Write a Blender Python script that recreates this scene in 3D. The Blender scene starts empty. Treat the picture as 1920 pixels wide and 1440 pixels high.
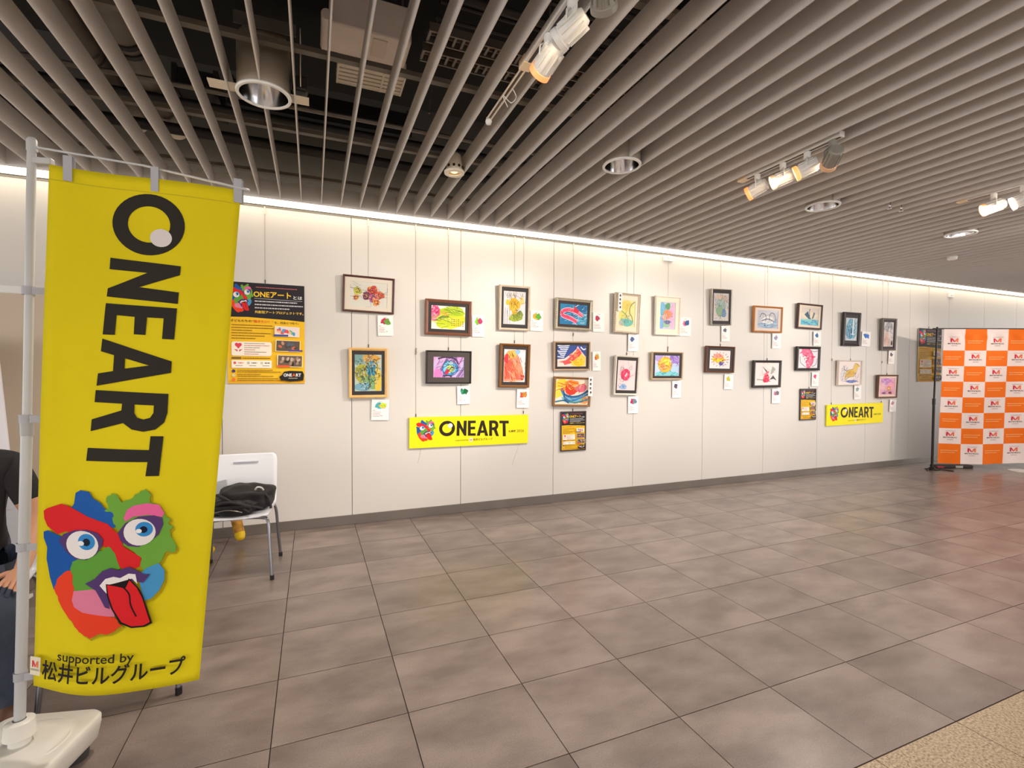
import bpy, bmesh, math, random
from mathutils import Vector, Matrix
from mathutils.geometry import tessellate_polygon

scene = bpy.context.scene
C = scene.collection
R = math.radians
PI = math.pi

# ------------------------------------------------------------------ camera, world, exposure
cam_d = bpy.data.cameras.new('camera')
cam = bpy.data.objects.new('camera', cam_d)
C.objects.link(cam)
scene.camera = cam
cam_d.sensor_width = 36.0
cam_d.lens = 36.0 * 913.6 / 1920.0
cam_d.clip_start = 0.05
CAM_Z = 1.4
yaw, pit, rol = 0.38876, -0.01771, 0.00273
f0 = Vector((math.sin(yaw), math.cos(yaw), 0)); r0 = Vector((math.cos(yaw), -math.sin(yaw), 0)); u0 = Vector((0, 0, 1))
f1 = f0 * math.cos(pit) + u0 * math.sin(pit); u1 = u0 * math.cos(pit) - f0 * math.sin(pit)
r2 = r0 * math.cos(rol) + u1 * math.sin(rol); u2 = u1 * math.cos(rol) - r0 * math.sin(rol)
cm = Matrix.Identity(4)
for i in range(3):
    cm[i][0] = r2[i]; cm[i][1] = u2[i]; cm[i][2] = -f1[i]
cm[2][3] = CAM_Z
cam.matrix_world = cm

world = bpy.data.worlds.new('lobby_ambient')
scene.world = world
world.use_nodes = True
bg = world.node_tree.nodes['Background']
bg.inputs[0].default_value = (1.0, 0.96, 0.925, 1)
bg.inputs[1].default_value = 3.1

vs = scene.view_settings
vs.view_transform = 'Standard'
vs.look = 'None'
vs.gamma = 1.0
vs.use_curve_mapping = False
vs.exposure = 0.0
scene.cycles.max_bounces = 5
scene.cycles.diffuse_bounces = 3
scene.cycles.glossy_bounces = 2
scene.cycles.transmission_bounces = 2
scene.cycles.caustics_reflective = False
scene.cycles.caustics_refractive = False

COVE_STRENGTH = 3.2
SPOT_W = 132.0
DOWN_W = 45.0
DOWN_FRONT_W = 115.0

# ------------------------------------------------------------------ helpers
def lin(c):
    o = []
    for v in c[:3]:
        v /= 255.0
        o.append(v / 12.92 if v <= 0.04045 else ((v + 0.055) / 1.055) ** 2.4)
    return tuple(o) + (1.0,)

MATS = {}
def mat(name, rgb, rough=0.5, metal=0.0, spec=0.5, emit=None, es=0.0, noise=0.0, nscale=8.0, bump=0.0, bscale=200.0, coat=0.0, trans=0.0):
    if name in MATS:
        return MATS[name]
    m = bpy.data.materials.new(name)
    m.use_nodes = True
    nt = m.node_tree
    p = nt.nodes['Principled BSDF']
    p.inputs['Base Color'].default_value = lin(rgb)
    p.inputs['Roughness'].default_value = rough
    p.inputs['Metallic'].default_value = metal
    p.inputs['Specular IOR Level'].default_value = spec
    p.inputs['Coat Weight'].default_value = coat
    if trans:
        p.inputs['Transmission Weight'].default_value = trans
    if emit:
        p.inputs['Emission Color'].default_value = lin(emit)
        p.inputs['Emission Strength'].default_value = es
    tc = nt.nodes.new('ShaderNodeTexCoord')
    if noise:
        n = nt.nodes.new('ShaderNodeTexNoise'); n.inputs['Scale'].default_value = nscale; n.inputs['Detail'].default_value = 5
        nt.links.new(tc.outputs['Object'], n.inputs['Vector'])
        mx = nt.nodes.new('ShaderNodeMix'); mx.data_type = 'RGBA'; mx.blend_type = 'MULTIPLY'; mx.inputs[0].default_value = 1.0
        mr = nt.nodes.new('ShaderNodeMapRange'); mr.inputs[1].default_value = 0.3; mr.inputs[2].default_value = 0.7
        mr.inputs[3].default_value = 1 - noise; mr.inputs[4].default_value = 1 + noise * 0.4
        nt.links.new(n.outputs[0], mr.inputs[0])
        mx.inputs[6].default_value = lin(rgb)
        nt.links.new(mr.outputs[0], mx.inputs[7])
        nt.links.new(mx.outputs[2], p.inputs['Base Color'])
    if bump:
        n2 = nt.nodes.new('ShaderNodeTexNoise'); n2.inputs['Scale'].default_value = bscale; n2.inputs['Detail'].default_value = 3
        nt.links.new(tc.outputs['Object'], n2.inputs['Vector'])
        b = nt.nodes.new('ShaderNodeBump'); b.inputs['Strength'].default_value = bump; b.inputs['Distance'].default_value = 0.002
        nt.links.new(n2.outputs[0], b.inputs['Height'])
        nt.links.new(b.outputs[0], p.inputs['Normal'])
    MATS[name] = m
    return m

def print_mat(name, rough, coat=0.0, bump=0.0):
    m = bpy.data.materials.new(name); m.use_nodes = True
    nt = m.node_tree; p = nt.nodes['Principled BSDF']
    a = nt.nodes.new('ShaderNodeVertexColor'); a.layer_name = 'Ink'
    nt.links.new(a.outputs[0], p.inputs['Base Color'])
    p.inputs['Roughness'].default_value = rough
    p.inputs['Specular IOR Level'].default_value = 0.25
    p.inputs['Coat Weight'].default_value = coat
    p.inputs['Coat Roughness'].default_value = 0.1
    if bump:
        tc = nt.nodes.new('ShaderNodeTexCoord')
        n = nt.nodes.new('ShaderNodeTexNoise'); n.inputs['Scale'].default_value = 900
        nt.links.new(tc.outputs['Object'], n.inputs['Vector'])
        b = nt.nodes.new('ShaderNodeBump'); b.inputs['Strength'].default_value = bump; b.inputs['Distance'].default_value = 0.001
        nt.links.new(n.outputs[0], b.inputs['Height']); nt.links.new(b.outputs[0], p.inputs['Normal'])
    return m
PRINT = print_mat('printed_ink', 0.55)
PAINT = print_mat('painted_paper', 0.6, 0.12)
CLOTHPRINT = print_mat('printed_cloth', 0.8, 0.0, 0.2)

def empty(name, loc=(0, 0, 0), rot=(0, 0, 0), label=None, cat=None, group=None):
    o = bpy.data.objects.new(name, None)
    o.empty_display_size = 0.05
    C.objects.link(o)
    o.location = loc; o.rotation_euler = rot
    tag(o, label, cat, group)
    return o

def tag(o, label=None, cat=None, group=None, kind=None):
    if label: o['label'] = label
    if cat: o['category'] = cat
    if group: o['group'] = group
    if kind: o['kind'] = kind
    return o

class MB:
    def __init__(s):
        s.v = []; s.f = []
    def add(s, vs_, fs):
        b = len(s.v); s.v += [tuple(x) for x in vs_]; s.f += [tuple(i + b for i in q) for q in fs]
        return s
    def box(s, x0, x1, y0, y1, z0, z1, M=None):
        vs_ = [Vector((x, y, z)) for z in (z0, z1) for y in (y0, y1) for x in (x0, x1)]
        if M: vs_ = [M @ q for q in vs_]
        return s.add(vs_, [(0, 2, 3, 1), (4, 5, 7, 6), (0, 1, 5, 4), (2, 6, 7, 3), (0, 4, 6, 2), (1, 3, 7, 5)])
    def cyl(s, p0, p1, r0_, r1_=None, n=16, caps=True):
        p0 = Vector(p0); p1 = Vector(p1); r1_ = r0_ if r1_ is None else r1_
        d = (p1 - p0).normalized(); a = d.orthogonal().normalized(); b = d.cross(a)
        vs_ = []
        for p, r in ((p0, r0_), (p1, r1_)):
            for i in range(n):
                t = 2 * PI * i / n; vs_.append(p + (a * math.cos(t) + b * math.sin(t)) * r)
        fs = [(i, (i + 1) % n, n + (i + 1) % n, n + i) for i in range(n)]
        if caps: fs += [tuple(range(n - 1, -1, -1)), tuple(range(n, 2 * n))]
        return s.add(vs_, fs)
    def tube(s, pts, r, n=10, caps=True):
        pts = [Vector(p) for p in pts]; rs = r if isinstance(r, (list, tuple)) else [r] * len(pts)
        vs_ = []; a = None
        for i, p in enumerate(pts):
            d = (pts[min(i + 1, len(pts) - 1)] - pts[max(i - 1, 0)]).normalized()
            a = d.orthogonal().normalized() if a is None else (a - d * a.dot(d)).normalized()
            b = d.cross(a)
            for k in range(n):
                t = 2 * PI * k / n; vs_.append(p + (a * math.cos(t) + b * math.sin(t)) * rs[i])
        fs = []
        for i in range(len(pts) - 1):
            for k in range(n):
                fs.append((i * n + k, i * n + (k + 1) % n, (i + 1) * n + (k + 1) % n, (i + 1) * n + k))
        if caps:
            m_ = (len(pts) - 1) * n
            fs += [tuple(range(n - 1, -1, -1)), tuple(range(m_, m_ + n))]
        return s.add(vs_, fs)
    def lathe(s, prof, n=32, c=(0, 0, 0), M=None, closed=False):
        vs_ = []
        for r, z in prof:
            for k in range(n):
                t = 2 * PI * k / n
                q = Vector((r * math.cos(t), r * math.sin(t), z))
                vs_.append((M @ q if M else q) + Vector(c))
        fs = []
        m_ = len(prof)
        for i in range(m_ if closed else m_ - 1):
            j = (i + 1) % m_
            for k in range(n):
                fs.append((i * n + k, i * n + (k + 1) % n, j * n + (k + 1) % n, j * n + k))
        return s.add(vs_, fs)
    def grid(s, fn, nu, nv):
        vs_ = [fn(i / nu, j / nv) for j in range(nv + 1) for i in range(nu + 1)]
        fs = [(j * (nu + 1) + i, j * (nu + 1) + i + 1, (j + 1) * (nu + 1) + i + 1, (j + 1) * (nu + 1) + i) for j in range(nv) for i in range(nu)]
        return s.add(vs_, fs)
    def prism(s, poly, z0, z1, fn):
        n = len(poly)
        vs_ = [fn(x, y, z) for z in (z0, z1) for x, y in poly]
        fs = [(i, (i + 1) % n, n + (i + 1) % n, n + i) for i in range(n)] + [tuple(range(n - 1, -1, -1)), tuple(range(n, 2 * n))]
        return s.add(vs_, fs)
    def mesh(s, name, m, smooth=False, fix=True):
        me = bpy.data.meshes.new(name)
        me.from_pydata(s.v, [], s.f)
        if fix:
            bm = bmesh.new(); bm.from_mesh(me); bmesh.ops.recalc_face_normals(bm, faces=bm.faces); bm.to_mesh(me); bm.free()
        if m: me.materials.append(m)
        if smooth:
            me.polygons.foreach_set('use_smooth', [True] * len(me.polygons))
        me.update()
        return me
    def build(s, name, m, parent=None, smooth=False, bevel=0.0, auto=False, thick=0.0, loc=None):
        me = s.mesh(name, m, smooth or auto)
        if auto:
            me.set_sharp_from_angle(angle=R(35))
        o = bpy.data.objects.new(name, me); C.objects.link(o)
        if parent: o.parent = parent
        if loc: o.location = loc
        if thick:
            q = o.modifiers.new('thickness', 'SOLIDIFY'); q.thickness = thick; q.offset = 0
        if bevel:
            q = o.modifiers.new('bevel', 'BEVEL'); q.width = bevel; q.segments = 2; q.limit_method = 'ANGLE'; q.angle_limit = R(40)
        return o

def B(*a, **k): return MB().box(*a, **k)

TXT = {}
def text_mesh(body, bold):
    key = (body, bold)
    if key in TXT: return TXT[key]
    cu = bpy.data.curves.new('t', 'FONT'); cu.body = body; cu.size = 1.0; cu.offset = bold; cu.resolution_u = 3; cu.fill_mode = 'FRONT'
    o = bpy.data.objects.new('t', cu); C.objects.link(o)
    dg = bpy.context.evaluated_depsgraph_get(); dg.update()
    e = o.evaluated_get(dg); me = e.to_mesh()
    vs_ = [(v.co.x, v.co.y) for v in me.vertices]; fs = [tuple(p.vertices) for p in me.polygons]
    e.to_mesh_clear()
    bpy.data.objects.remove(o); bpy.data.curves.remove(cu)
    if vs_:
        x0 = min(v[0] for v in vs_); x1 = max(v[0] for v in vs_); y0 = min(v[1] for v in vs_); y1 = max(v[1] for v in vs_)
    else:
        x0 = x1 = y0 = y1 = 0
    TXT[key] = (vs_, fs, x0, x1, y0, y1)
    return TXT[key]

class Canvas:
    """flat print: layered coloured polygons in metres, (u right, v up)"""
    def __init__(s, step=4e-5, z0=0.0):
        s.v = []; s.f = []; s.c = []; s.z = z0; s.step = step
    def _push(s, pts, faces, col):
        b = len(s.v); s.v += [(p[0], p[1], s.z) for p in pts]
        cl = lin(col)
        for q in faces:
            s.f.append(tuple(i + b for i in q)); s.c.append(cl)
        s.z += s.step
    def poly(s, pts, col, holes=()):
        loops = [[Vector((p[0], p[1], 0)) for p in pts]] + [[Vector((p[0], p[1], 0)) for p in h] for h in holes]
        flat = [p for l in loops for p in l]
        tr = tessellate_polygon(loops)
        fs = []
        for t in tr:
            a, b, c = (flat[i] for i in t)
            cr = (b.x - a.x) * (c.y - a.y) - (b.y - a.y) * (c.x - a.x)
            if abs(cr) < 1e-12: continue
            fs.append(tuple(t) if cr > 0 else (t[0], t[2], t[1]))
        s._push(flat, fs, col)
    def rect(s, x0, y0, x1, y1, col): s._push([(x0, y0), (x1, y0), (x1, y1), (x0, y1)], [(0, 1, 2, 3)], col)
    def ell(s, cx, cy, rx, ry, col, rot=0, n=20):
        c_, s_ = math.cos(R(rot)), math.sin(R(rot)); pts = []
        for i in range(n):
            t = 2 * PI * i / n; x = rx * math.cos(t); y = ry * math.sin(t)
            pts.append((cx + x * c_ - y * s_, cy + x * s_ + y * c_))
        s._push(pts, [tuple(range(n))], col)
    def stroke(s, pts, w, col, closed=False):
        if closed: pts = list(pts) + [pts[0]]
        n = len(pts); out = []
        for i, p in enumerate(pts):
            a = pts[max(i - 1, 0)]; b = pts[min(i + 1, n - 1)]
            if closed and i in (0, n - 1): a = pts[n - 2]; b = pts[1]
            dx, dy = b[0] - a[0], b[1] - a[1]; l = math.hypot(dx, dy) or 1e-9
            nx, ny = -dy / l * w / 2, dx / l * w / 2
            out += [(p[0] - nx, p[1] - ny), (p[0] + nx, p[1] + ny)]
        s._push(out, [(2 * i, 2 * i + 2, 2 * i + 3, 2 * i + 1) for i in range(n - 1)], col)
    def text(s, body, x, y, h, col, bold=0.0, w=None, align='L', ang=0.0):
        """h = height of the glyph box; w = total width if given"""
        vs_, fs, x0, x1, y0, y1 = text_mesh(body, bold)
        if not vs_: return
        sy = h / max(1e-6, y1 - y0); sx = sy if w is None else w / (x1 - x0)
        W = (x1 - x0) * sx
        ox = {'L': 0, 'C': -W / 2, 'R': -W}[align]
        c_, s_ = math.cos(ang), math.sin(ang)
        pts = []
        for p in vs_:
            a = (p[0] - x0) * sx + ox; b = (p[1] - y0) * sy
            pts.append((x + a * c_ - b * s_, y + a * s_ + b * c_))
        s._push(pts, fs, col)
    def dashes(s, x0, x1, y, h, col, rng, gap=0.25):
        x = x0
        while x < x1:
            l = h * rng.uniform(0.6, 2.2)
            s.rect(x, y, min(x + l, x1), y + h, col); x += l + h * gap * rng.uniform(0.6, 2)
    def build(s, name, parent, m=PRINT, fn=None, maxlen=None):
        V, F, K = s.v, s.f, s.c
        if maxlen:
            V = list(V); F2 = []; K2 = []
            for q, c in zip(F, K):
                st = [(q[0], q[i], q[i + 1]) for i in range(1, len(q) - 1)]
                while st:
                    t = st.pop()
                    L = [math.dist(V[t[i]], V[t[(i + 1) % 3]]) for i in range(3)]
                    k = L.index(max(L))
                    if L[k] > maxlen:
                        a, b, d = t[k], t[(k + 1) % 3], t[(k + 2) % 3]
                        V.append(tuple((V[a][i] + V[b][i]) / 2 for i in range(3))); n_ = len(V) - 1
                        st += [(a, n_, d), (n_, b, d)]
                    else:
                        F2.append(t); K2.append(c)
            F, K = F2, K2
        fn = fn or (lambda u, v, z: (u, -z, v))
        me = bpy.data.meshes.new(name)
        me.from_pydata([fn(*p) for p in V], [], F)
        at = me.color_attributes.new('Ink', 'FLOAT_COLOR', 'CORNER')
        buf = []
        for q, c in zip(F, K): buf += list(c) * len(q)
        at.data.foreach_set('color', buf)
        me.materials.append(m); me.update()
        o = bpy.data.objects.new(name, me); C.objects.link(o)
        if parent: o.parent = parent
        return o

def bez(pts, n=10):
    """catmull-rom through points"""
    P = [pts[0]] + list(pts) + [pts[-1]]; out = []
    for i in range(1, len(P) - 2):
        p0, p1, p2, p3 = P[i - 1], P[i], P[i + 1], P[i + 2]
        for k in range(n):
            t = k / n
            out.append(tuple(0.5 * (2 * p1[j] + (p2[j] - p0[j]) * t + (2 * p0[j] - 5 * p1[j] + 4 * p2[j] - p3[j]) * t * t + (3 * p1[j] - p0[j] - 3 * p2[j] + p3[j]) * t ** 3) for j in range(len(p1))))
    out.append(tuple(pts[-1]))
    return out

# ------------------------------------------------------------------ dimensions of the place
D = 4.783            # face of the exhibition wall
ZS = 2.883           # underside of the slats
DF = D - 0.20        # fascia at the slat ends
SLAT0, SLATP, SLATH, SLATT = -0.4009, 0.1599, 0.136, 0.0065
TX0, TXP = -0.1511, 0.51265
TY0, TYP = 3.3347, 0.44218
YG = 1.1238          # edge of the granite floor

# ------------------------------------------------------------------ structure materials
def tile_material():
    m = bpy.data.materials.new('floor_porcelain'); m.use_nodes = True
    nt = m.node_tree; p = nt.nodes['Principled BSDF']; N = nt.nodes.new; L = nt.links.new
    geo = N('ShaderNodeNewGeometry'); oi = N('ShaderNodeObjectInfo')
    off = N('ShaderNodeVectorMath'); off.operation = 'ADD'
    cmb = N('ShaderNodeCombineXYZ'); mul = N('ShaderNodeMath'); mul.operation = 'MULTIPLY'; mul.inputs[1].default_value = 37.0
    L(oi.outputs['Random'], mul.inputs[0]); L(mul.outputs[0], cmb.inputs[0]); L(mul.outputs[0], cmb.inputs[2])
    L(geo.outputs['Position'], off.inputs[0]); L(cmb.outputs[0], off.inputs[1])
    n1 = N('ShaderNodeTexNoise'); n1.inputs['Scale'].default_value = 3.2; n1.inputs['Detail'].default_value = 4; n1.inputs['Roughness'].default_value = 0.5
    sc = N('ShaderNodeMapping'); sc.inputs['Scale'].default_value = (1.0, 1.9, 1.0); sc.inputs['Rotation'].default_value = (0, 0, 0.5)
    L(off.outputs[0], sc.inputs[0]); L(sc.outputs[0], n1.inputs['Vector'])
    n2 = N('ShaderNodeTexNoise'); n2.inputs['Scale'].default_value = 200; n2.inputs['Detail'].default_value = 4
    L(geo.outputs['Position'], n2.inputs['Vector'])
    ramp = N('ShaderNodeValToRGB')
    ramp.color_ramp.elements[0].position = 0.34; ramp.color_ramp.elements[0].color = lin((120, 106, 100))
    ramp.color_ramp.elements[1].position = 0.66; ramp.color_ramp.elements[1].color = lin((152, 137, 130))
    L(n1.outputs[0], ramp.inputs[0])
    mx = N('ShaderNodeMix'); mx.data_type = 'RGBA'; mx.blend_type = 'MULTIPLY'; mx.inputs[0].default_value = 1
    mr = N('ShaderNodeMapRange'); mr.inputs[1].default_value = 0.3; mr.inputs[2].default_value = 0.7; mr.inputs[3].default_value = 0.80; mr.inputs[4].default_value = 1.12
    L(n2.outputs[0], mr.inputs[0]); L(ramp.outputs[0], mx.inputs[6]); L(mr.outputs[0], mx.inputs[7])
    mx2 = N('ShaderNodeMix'); mx2.data_type = 'RGBA'; mx2.blend_type = 'MULTIPLY'; mx2.inputs[0].default_value = 1
    mr2 = N('ShaderNodeMapRange'); mr2.inputs[3].default_value = 0.84; mr2.inputs[4].default_value = 1.06
    L(oi.outputs['Random'], mr2.inputs[0]); L(mx.outputs[2], mx2.inputs[6]); L(mr2.outputs[0], mx2.inputs[7])
    L(mx2.outputs[2], p.inputs['Base Color'])
    mr3 = N('ShaderNodeMapRange'); mr3.inputs[3].default_value = 0.27; mr3.inputs[4].default_value = 0.33
    L(n1.outputs[0], mr3.inputs[0]); L(mr3.outputs[0], p.inputs['Roughness'])
    b = N('ShaderNodeBump'); b.inputs['Strength'].default_value = 0.12; b.inputs['Distance'].default_value = 0.002
    L(n2.outputs[0], b.inputs['Height']); L(b.outputs[0], p.inputs['Normal'])
    p.inputs['Specular IOR Level'].default_value = 0.55
    return m

def granite_material():
    m = bpy.data.materials.new('floor_granite'); m.use_nodes = True
    nt = m.node_tree; p = nt.nodes['Principled BSDF']; N = nt.nodes.new; L = nt.links.new
    geo = N('ShaderNodeNewGeometry')
    n = N('ShaderNodeTexNoise'); n.inputs['Scale'].default_value = 110; n.inputs['Detail'].default_value = 5; n.inputs['Roughness'].default_value = 0.75
    L(geo.outputs['Position'], n.inputs['Vector'])
    r = N('ShaderNodeValToRGB'); e = r.color_ramp.elements
    e[0].position = 0.36; e[0].color = lin((112, 92, 70)); e[1].position = 0.6; e[1].color = lin((206, 184, 154))
    L(n.outputs[0], r.inputs[0]); L(r.outputs[0], p.inputs['Base Color'])
    p.inputs['Roughness'].default_value = 0.35
    return m

M_TILE = tile_material(); M_GRAN = granite_material()
M_GROUT = mat('grout', (62, 52, 48), 0.9)
M_WALL = mat('wall_laminate', (216, 212, 207), 0.36, spec=0.4, bump=0.02, bscale=60)
M_JOINT = mat('panel_joint', (95, 92, 90), 0.8)
M_BASE = mat('baseboard_steel', (132, 124, 116), 0.24, 0.5, noise=0.12, nscale=3)
M_SLAT = mat('slat_paint', (222, 216, 212), 0.5, spec=0.35, noise=0.06, nscale=1.5)
M_VOID = mat('void_black', (14, 13, 14), 0.9)
M_STEEL = mat('galvanised', (132, 124, 118), 0.45, 0.5, noise=0.15, nscale=6)
M_DARKMET = mat('dark_metal', (56, 52, 53), 0.5, 0.3)
M_WHITE = mat('white_plastic', (238, 238, 236), 0.35)
M_WHITEMET = mat('white_enamel', (236, 235, 232), 0.3)
M_BLACK = mat('black_plastic', (20, 19, 20), 0.45)
M_CHROME = mat('chrome', (225, 225, 228), 0.12, 1.0)
M_TUBE = mat('steel_tube', (150, 150, 158), 0.25, 0.9)

# ------------------------------------------------------------------ floor
floor = B(-8, 18, -8, D + 0.3, -0.12, -0.006).build('floor', M_GROUT)
tag(floor, kind='structure')
GAP = 0.004
tile_me = B(-TXP / 2 + GAP / 2, TXP / 2 - GAP / 2, -TYP / 2 + GAP / 2, TYP / 2 - GAP / 2, -0.006, 0.0).mesh('tile', M_TILE)
def tile_at(cx, cy, me, name='tile'):
    o = bpy.data.objects.new(name, me); C.objects.link(o); o.parent = floor; o.location = (cx, cy, 0)
    return o
rest = MB()
cols = range(-16, 36)
for i in cols:
    cx = TX0 + (i + 0.5) * TXP
    for j in range(-4, 5):
        y1 = TY0 - j * TYP; y0 = y1 - TYP
        inside = -3.0 < cx < 13.0
        if y1 > D:
            if inside:
                me = B(-TXP / 2 + GAP / 2, TXP / 2 - GAP / 2, y0 + GAP / 2, D - 0.012, -0.006, 0.0).mesh('tile', M_TILE) if i == -5 else me_edge if i > -5 else me_edge
                if i == -5: me_edge = me
                o = bpy.data.objects.new('tile', me); C.objects.link(o); o.parent = floor; o.location = (cx, 0, 0)
            else:
                if i <= -6 and 'me_edge' not in globals():
                    me_edge = B(-TXP / 2 + GAP / 2, TXP / 2 - GAP / 2, y0 + GAP / 2, D - 0.012, -0.006, 0.0).mesh('tile', M_TILE)
                rest.box(cx - TXP / 2 + GAP / 2, cx + TXP / 2 - GAP / 2, y0 + GAP / 2, D - 0.012, -0.006, 0)
        elif inside:
            tile_at(cx, (y0 + y1) / 2, tile_me)
        else:
            rest.box(cx - TXP / 2 + GAP / 2, cx + TXP / 2 - GAP / 2, y0 + GAP / 2, y1 - GAP / 2, -0.006, 0)
tag(rest.build('outer_tile_field', M_TILE, floor), kind='stuff')
gran_me = B(-TXP / 2 + 0.002, TXP / 2 - 0.002, -TXP / 2 + 0.002, TXP / 2 - 0.002, -0.006, 0.0).mesh('granite_tile', M_GRAN)
rest = MB()
for i in cols:
    cx = TX0 + (i + 0.5) * TXP
    for j in range(18):
        cy = YG - 0.001 - (j + 0.5) * TXP
        if -1.5 < cx < 5 and j < 3:
            tile_at(cx, cy, gran_me, 'granite_tile')
        else:
            rest.box(cx - TXP / 2 + 0.001, cx + TXP / 2 - 0.001, cy - TXP / 2 + 0.001, cy + TXP / 2 - 0.001, -0.006, 0)
tag(rest.build('outer_granite_field', M_GRAN, floor), kind='stuff')

# ------------------------------------------------------------------ exhibition wall
wall = B(-5.2, 15.4, D + 0.02, D + 0.2, 0.0, 4.2).build('wall_back', M_JOINT)
tag(wall, kind='structure')
PW, PX0 = 1.0555, 0.3402
pan_me = B(0.0025, PW - 0.0025, D, D + 0.02, 0.085, 2.862).mesh('panel', M_WALL)
for k in range(-5, 14):
    o = bpy.data.objects.new('panel', pan_me); C.objects.link(o); o.parent = wall; o.location = (PX0 + k * PW, 0, 0)
tag(B(-5.0, 15.2, D - 0.012, D + 0.02, 0.0, 0.088).build('baseboard_back', M_BASE, bevel=0.002), kind='structure')
tag(B(-5.0, 15.2, D - 0.008, D + 0.02, 2.862, 2.872).build('trim_1', mat('rail_grey', (120, 116, 110), 0.4, 0.4)), kind='structure')
fascia = B(-5.0, 15.2, DF - 0.015, DF, ZS - 0.006, 3.03).build('trim_2', M_SLAT)
tag(fascia, kind='structure')

def cove_material():
    m = bpy.data.materials.new('cove_diffuser'); m.use_nodes = True
    nt = m.node_tree; p = nt.nodes['Principled BSDF']; N = nt.nodes.new; L = nt.links.new
    tc = N('ShaderNodeTexCoord'); w = N('ShaderNodeTexWave'); w.inputs['Scale'].default_value = 9.0
    mp = N('ShaderNodeMapping'); mp.inputs['Rotation'].default_value = (0, 0, 0.35)
    L(tc.outputs['Object'], mp.inputs[0]); L(mp.outputs[0], w.inputs['Vector'])
    r = N('ShaderNodeMapRange'); r.inputs[3].default_value = COVE_STRENGTH * 0.8; r.inputs[4].default_value = COVE_STRENGTH * 1.1
    L(w.outputs[0], r.inputs[0]); L(r.outputs[0], p.inputs['Emission Strength'])
    p.inputs['Emission Color'].default_value = (1.0, 0.84, 0.62, 1)
    p.inputs['Base Color'].default_value = lin((240, 236, 226))
    return m
cove = B(-5.0, 15.2, DF, D - 0.004, ZS, ZS + 0.02).build('cove_light', cove_material())
tag(cove, 'long glowing ribbed light strip along the top of the exhibition wall', 'light')

# ------------------------------------------------------------------ slatted ceiling
ceiling = B(-8, 18, -8, D + 0.2, 4.0, 4.15).build('ceiling', M_VOID)
tag(ceiling, kind='structure')
tag(B(-8, -7.9, -8, D, 3.05, 4.0).build('void_light_block_left', M_VOID), kind='structure')  # unseen dark bulkheads, added to keep outside light out of the void
tag(B(17.9, 18, -8, D, 3.05, 4.0).build('void_light_block_right', M_VOID), kind='structure')  # added light block closing the right side of the void
tag(B(-7.9, 17.9, -8, -7.9, 3.05, 4.0).build('void_light_block_rear', M_VOID), kind='structure')  # added light block closing the rear of the void
DLS = [(-0.231, 2.915), (2.027, 2.915), (4.123, 2.93), (6.24, 2.946)]
slat_me = B(-SLATT / 2, SLATT / 2, 0, 1, ZS, ZS + SLATH).mesh('slat', M_SLAT)
SMOKE = (7.372, 3.56)
for k in range(-28, 92):
    x = SLAT0 + k * SLATP
    segs = [(-8.0, DF - 0.015)]
    for (cx, cy), rr in [(p, 0.135) for p in DLS] + [(SMOKE, 0.06)]:
        if abs(x - cx) < rr:
            hh = math.sqrt(rr * rr - (x - cx) ** 2)
            ns = []
            for a, b in segs:
                if a < cy - hh and b > cy + hh: ns += [(a, cy - hh), (cy + hh, b)]
                else: ns.append((a, b))
            segs = ns
    for a, b in segs:
        o = bpy.data.objects.new('slat', slat_me); C.objects.link(o); o.parent = ceiling
        o.location = (x, a, 0); o.scale = (1, b - a, 1)
for y in (-3.6, -2.7, -1.8, -0.9, 0.0, 0.9, 1.79, 2.69, 3.59, 4.40):
    B(-5, 14.3, y - 0.02, y + 0.02, ZS + SLATH, ZS + SLATH + 0.025).build('carrier', mat('carrier_grey', (120, 111, 103), 0.5), ceiling)

# services in the void above the slats
def ceil_thing(name, label, cat, loc=(0, 0, 0), group=None): return empty(name, loc, (0, 0, 0), label, cat, group)

for x, r_, lab in ((-1.26, 0.085, 'fat grey insulated duct above the slats, outer one of the pair'), (-0.99, 0.085, 'fat grey insulated duct above the slats, inner one of the pair')):
    t = ceil_thing('insulated_duct', lab, 'duct', (x, 3.4, 3.36), 'pair of ducts above the slats')
    MB().cyl((0, -3.5, 0), (0, 1.25, 0), r_, n=20).build('pipe', mat('duct_wrap', (138, 128, 118), 0.6, noise=0.25, nscale=5), t, auto=True)
    for y in (-1.9, -0.7, 0.28 if x < -1.1 else 0.05, 0.36 if x < -1.1 else 0.14):
        MB().cyl((0, y, 0), (0, y + 0.035, 0), r_ + 0.012, n=20).build('collar', M_DARKMET if y > -0.5 and y < 0.2 else M_STEEL, t, auto=True)
mat('cable_brown', (96, 62, 40), 0.6); mat('cable_grey', (120, 112, 108), 0.6)
t = ceil_thing('fan_unit', 'pale metal fan coil box hanging above the slats', 'air conditioner', (0.315, 2.96, 3.3))
B(-0.22, 0.22, -0.125, 0.13, 0, 0.2).build('casing', mat('fan_casing', (246, 232, 222), 0.5, noise=0.08, nscale=6), t, bevel=0.01)
MB().cyl((-0.235, -0.14, 0.03), (-0.235, 0.14, 0.03), 0.03, n=14).build('end_cap', MATS['fan_casing'], t, auto=True)
B(0.01, 0.09, -0.09, 0.07, -0.006, 0).build('access_plate', mat('fan_plate', (232, 214, 200), 0.5), t, bevel=0.002)
for sx in (-0.19, 0.19):
    MB().cyl((sx, 0, 0.2), (sx, 0, 0.7), 0.006, n=8).build('hanger_rod', M_STEEL, t)
t = ceil_thing('return_grille', 'cream slotted basket grille beside the fan coil box', 'grille', (0.355, 3.26, 3.29))
M_CREAM = mat('cream_plastic', (240, 228, 210), 0.5)
B(-0.205, 0.205, -0.1, -0.09, 0, 0.09).build('frame_side', M_CREAM, t); B(-0.205, 0.205, 0.11, 0.12, 0, 0.09).build('frame_side', M_CREAM, t)
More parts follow.
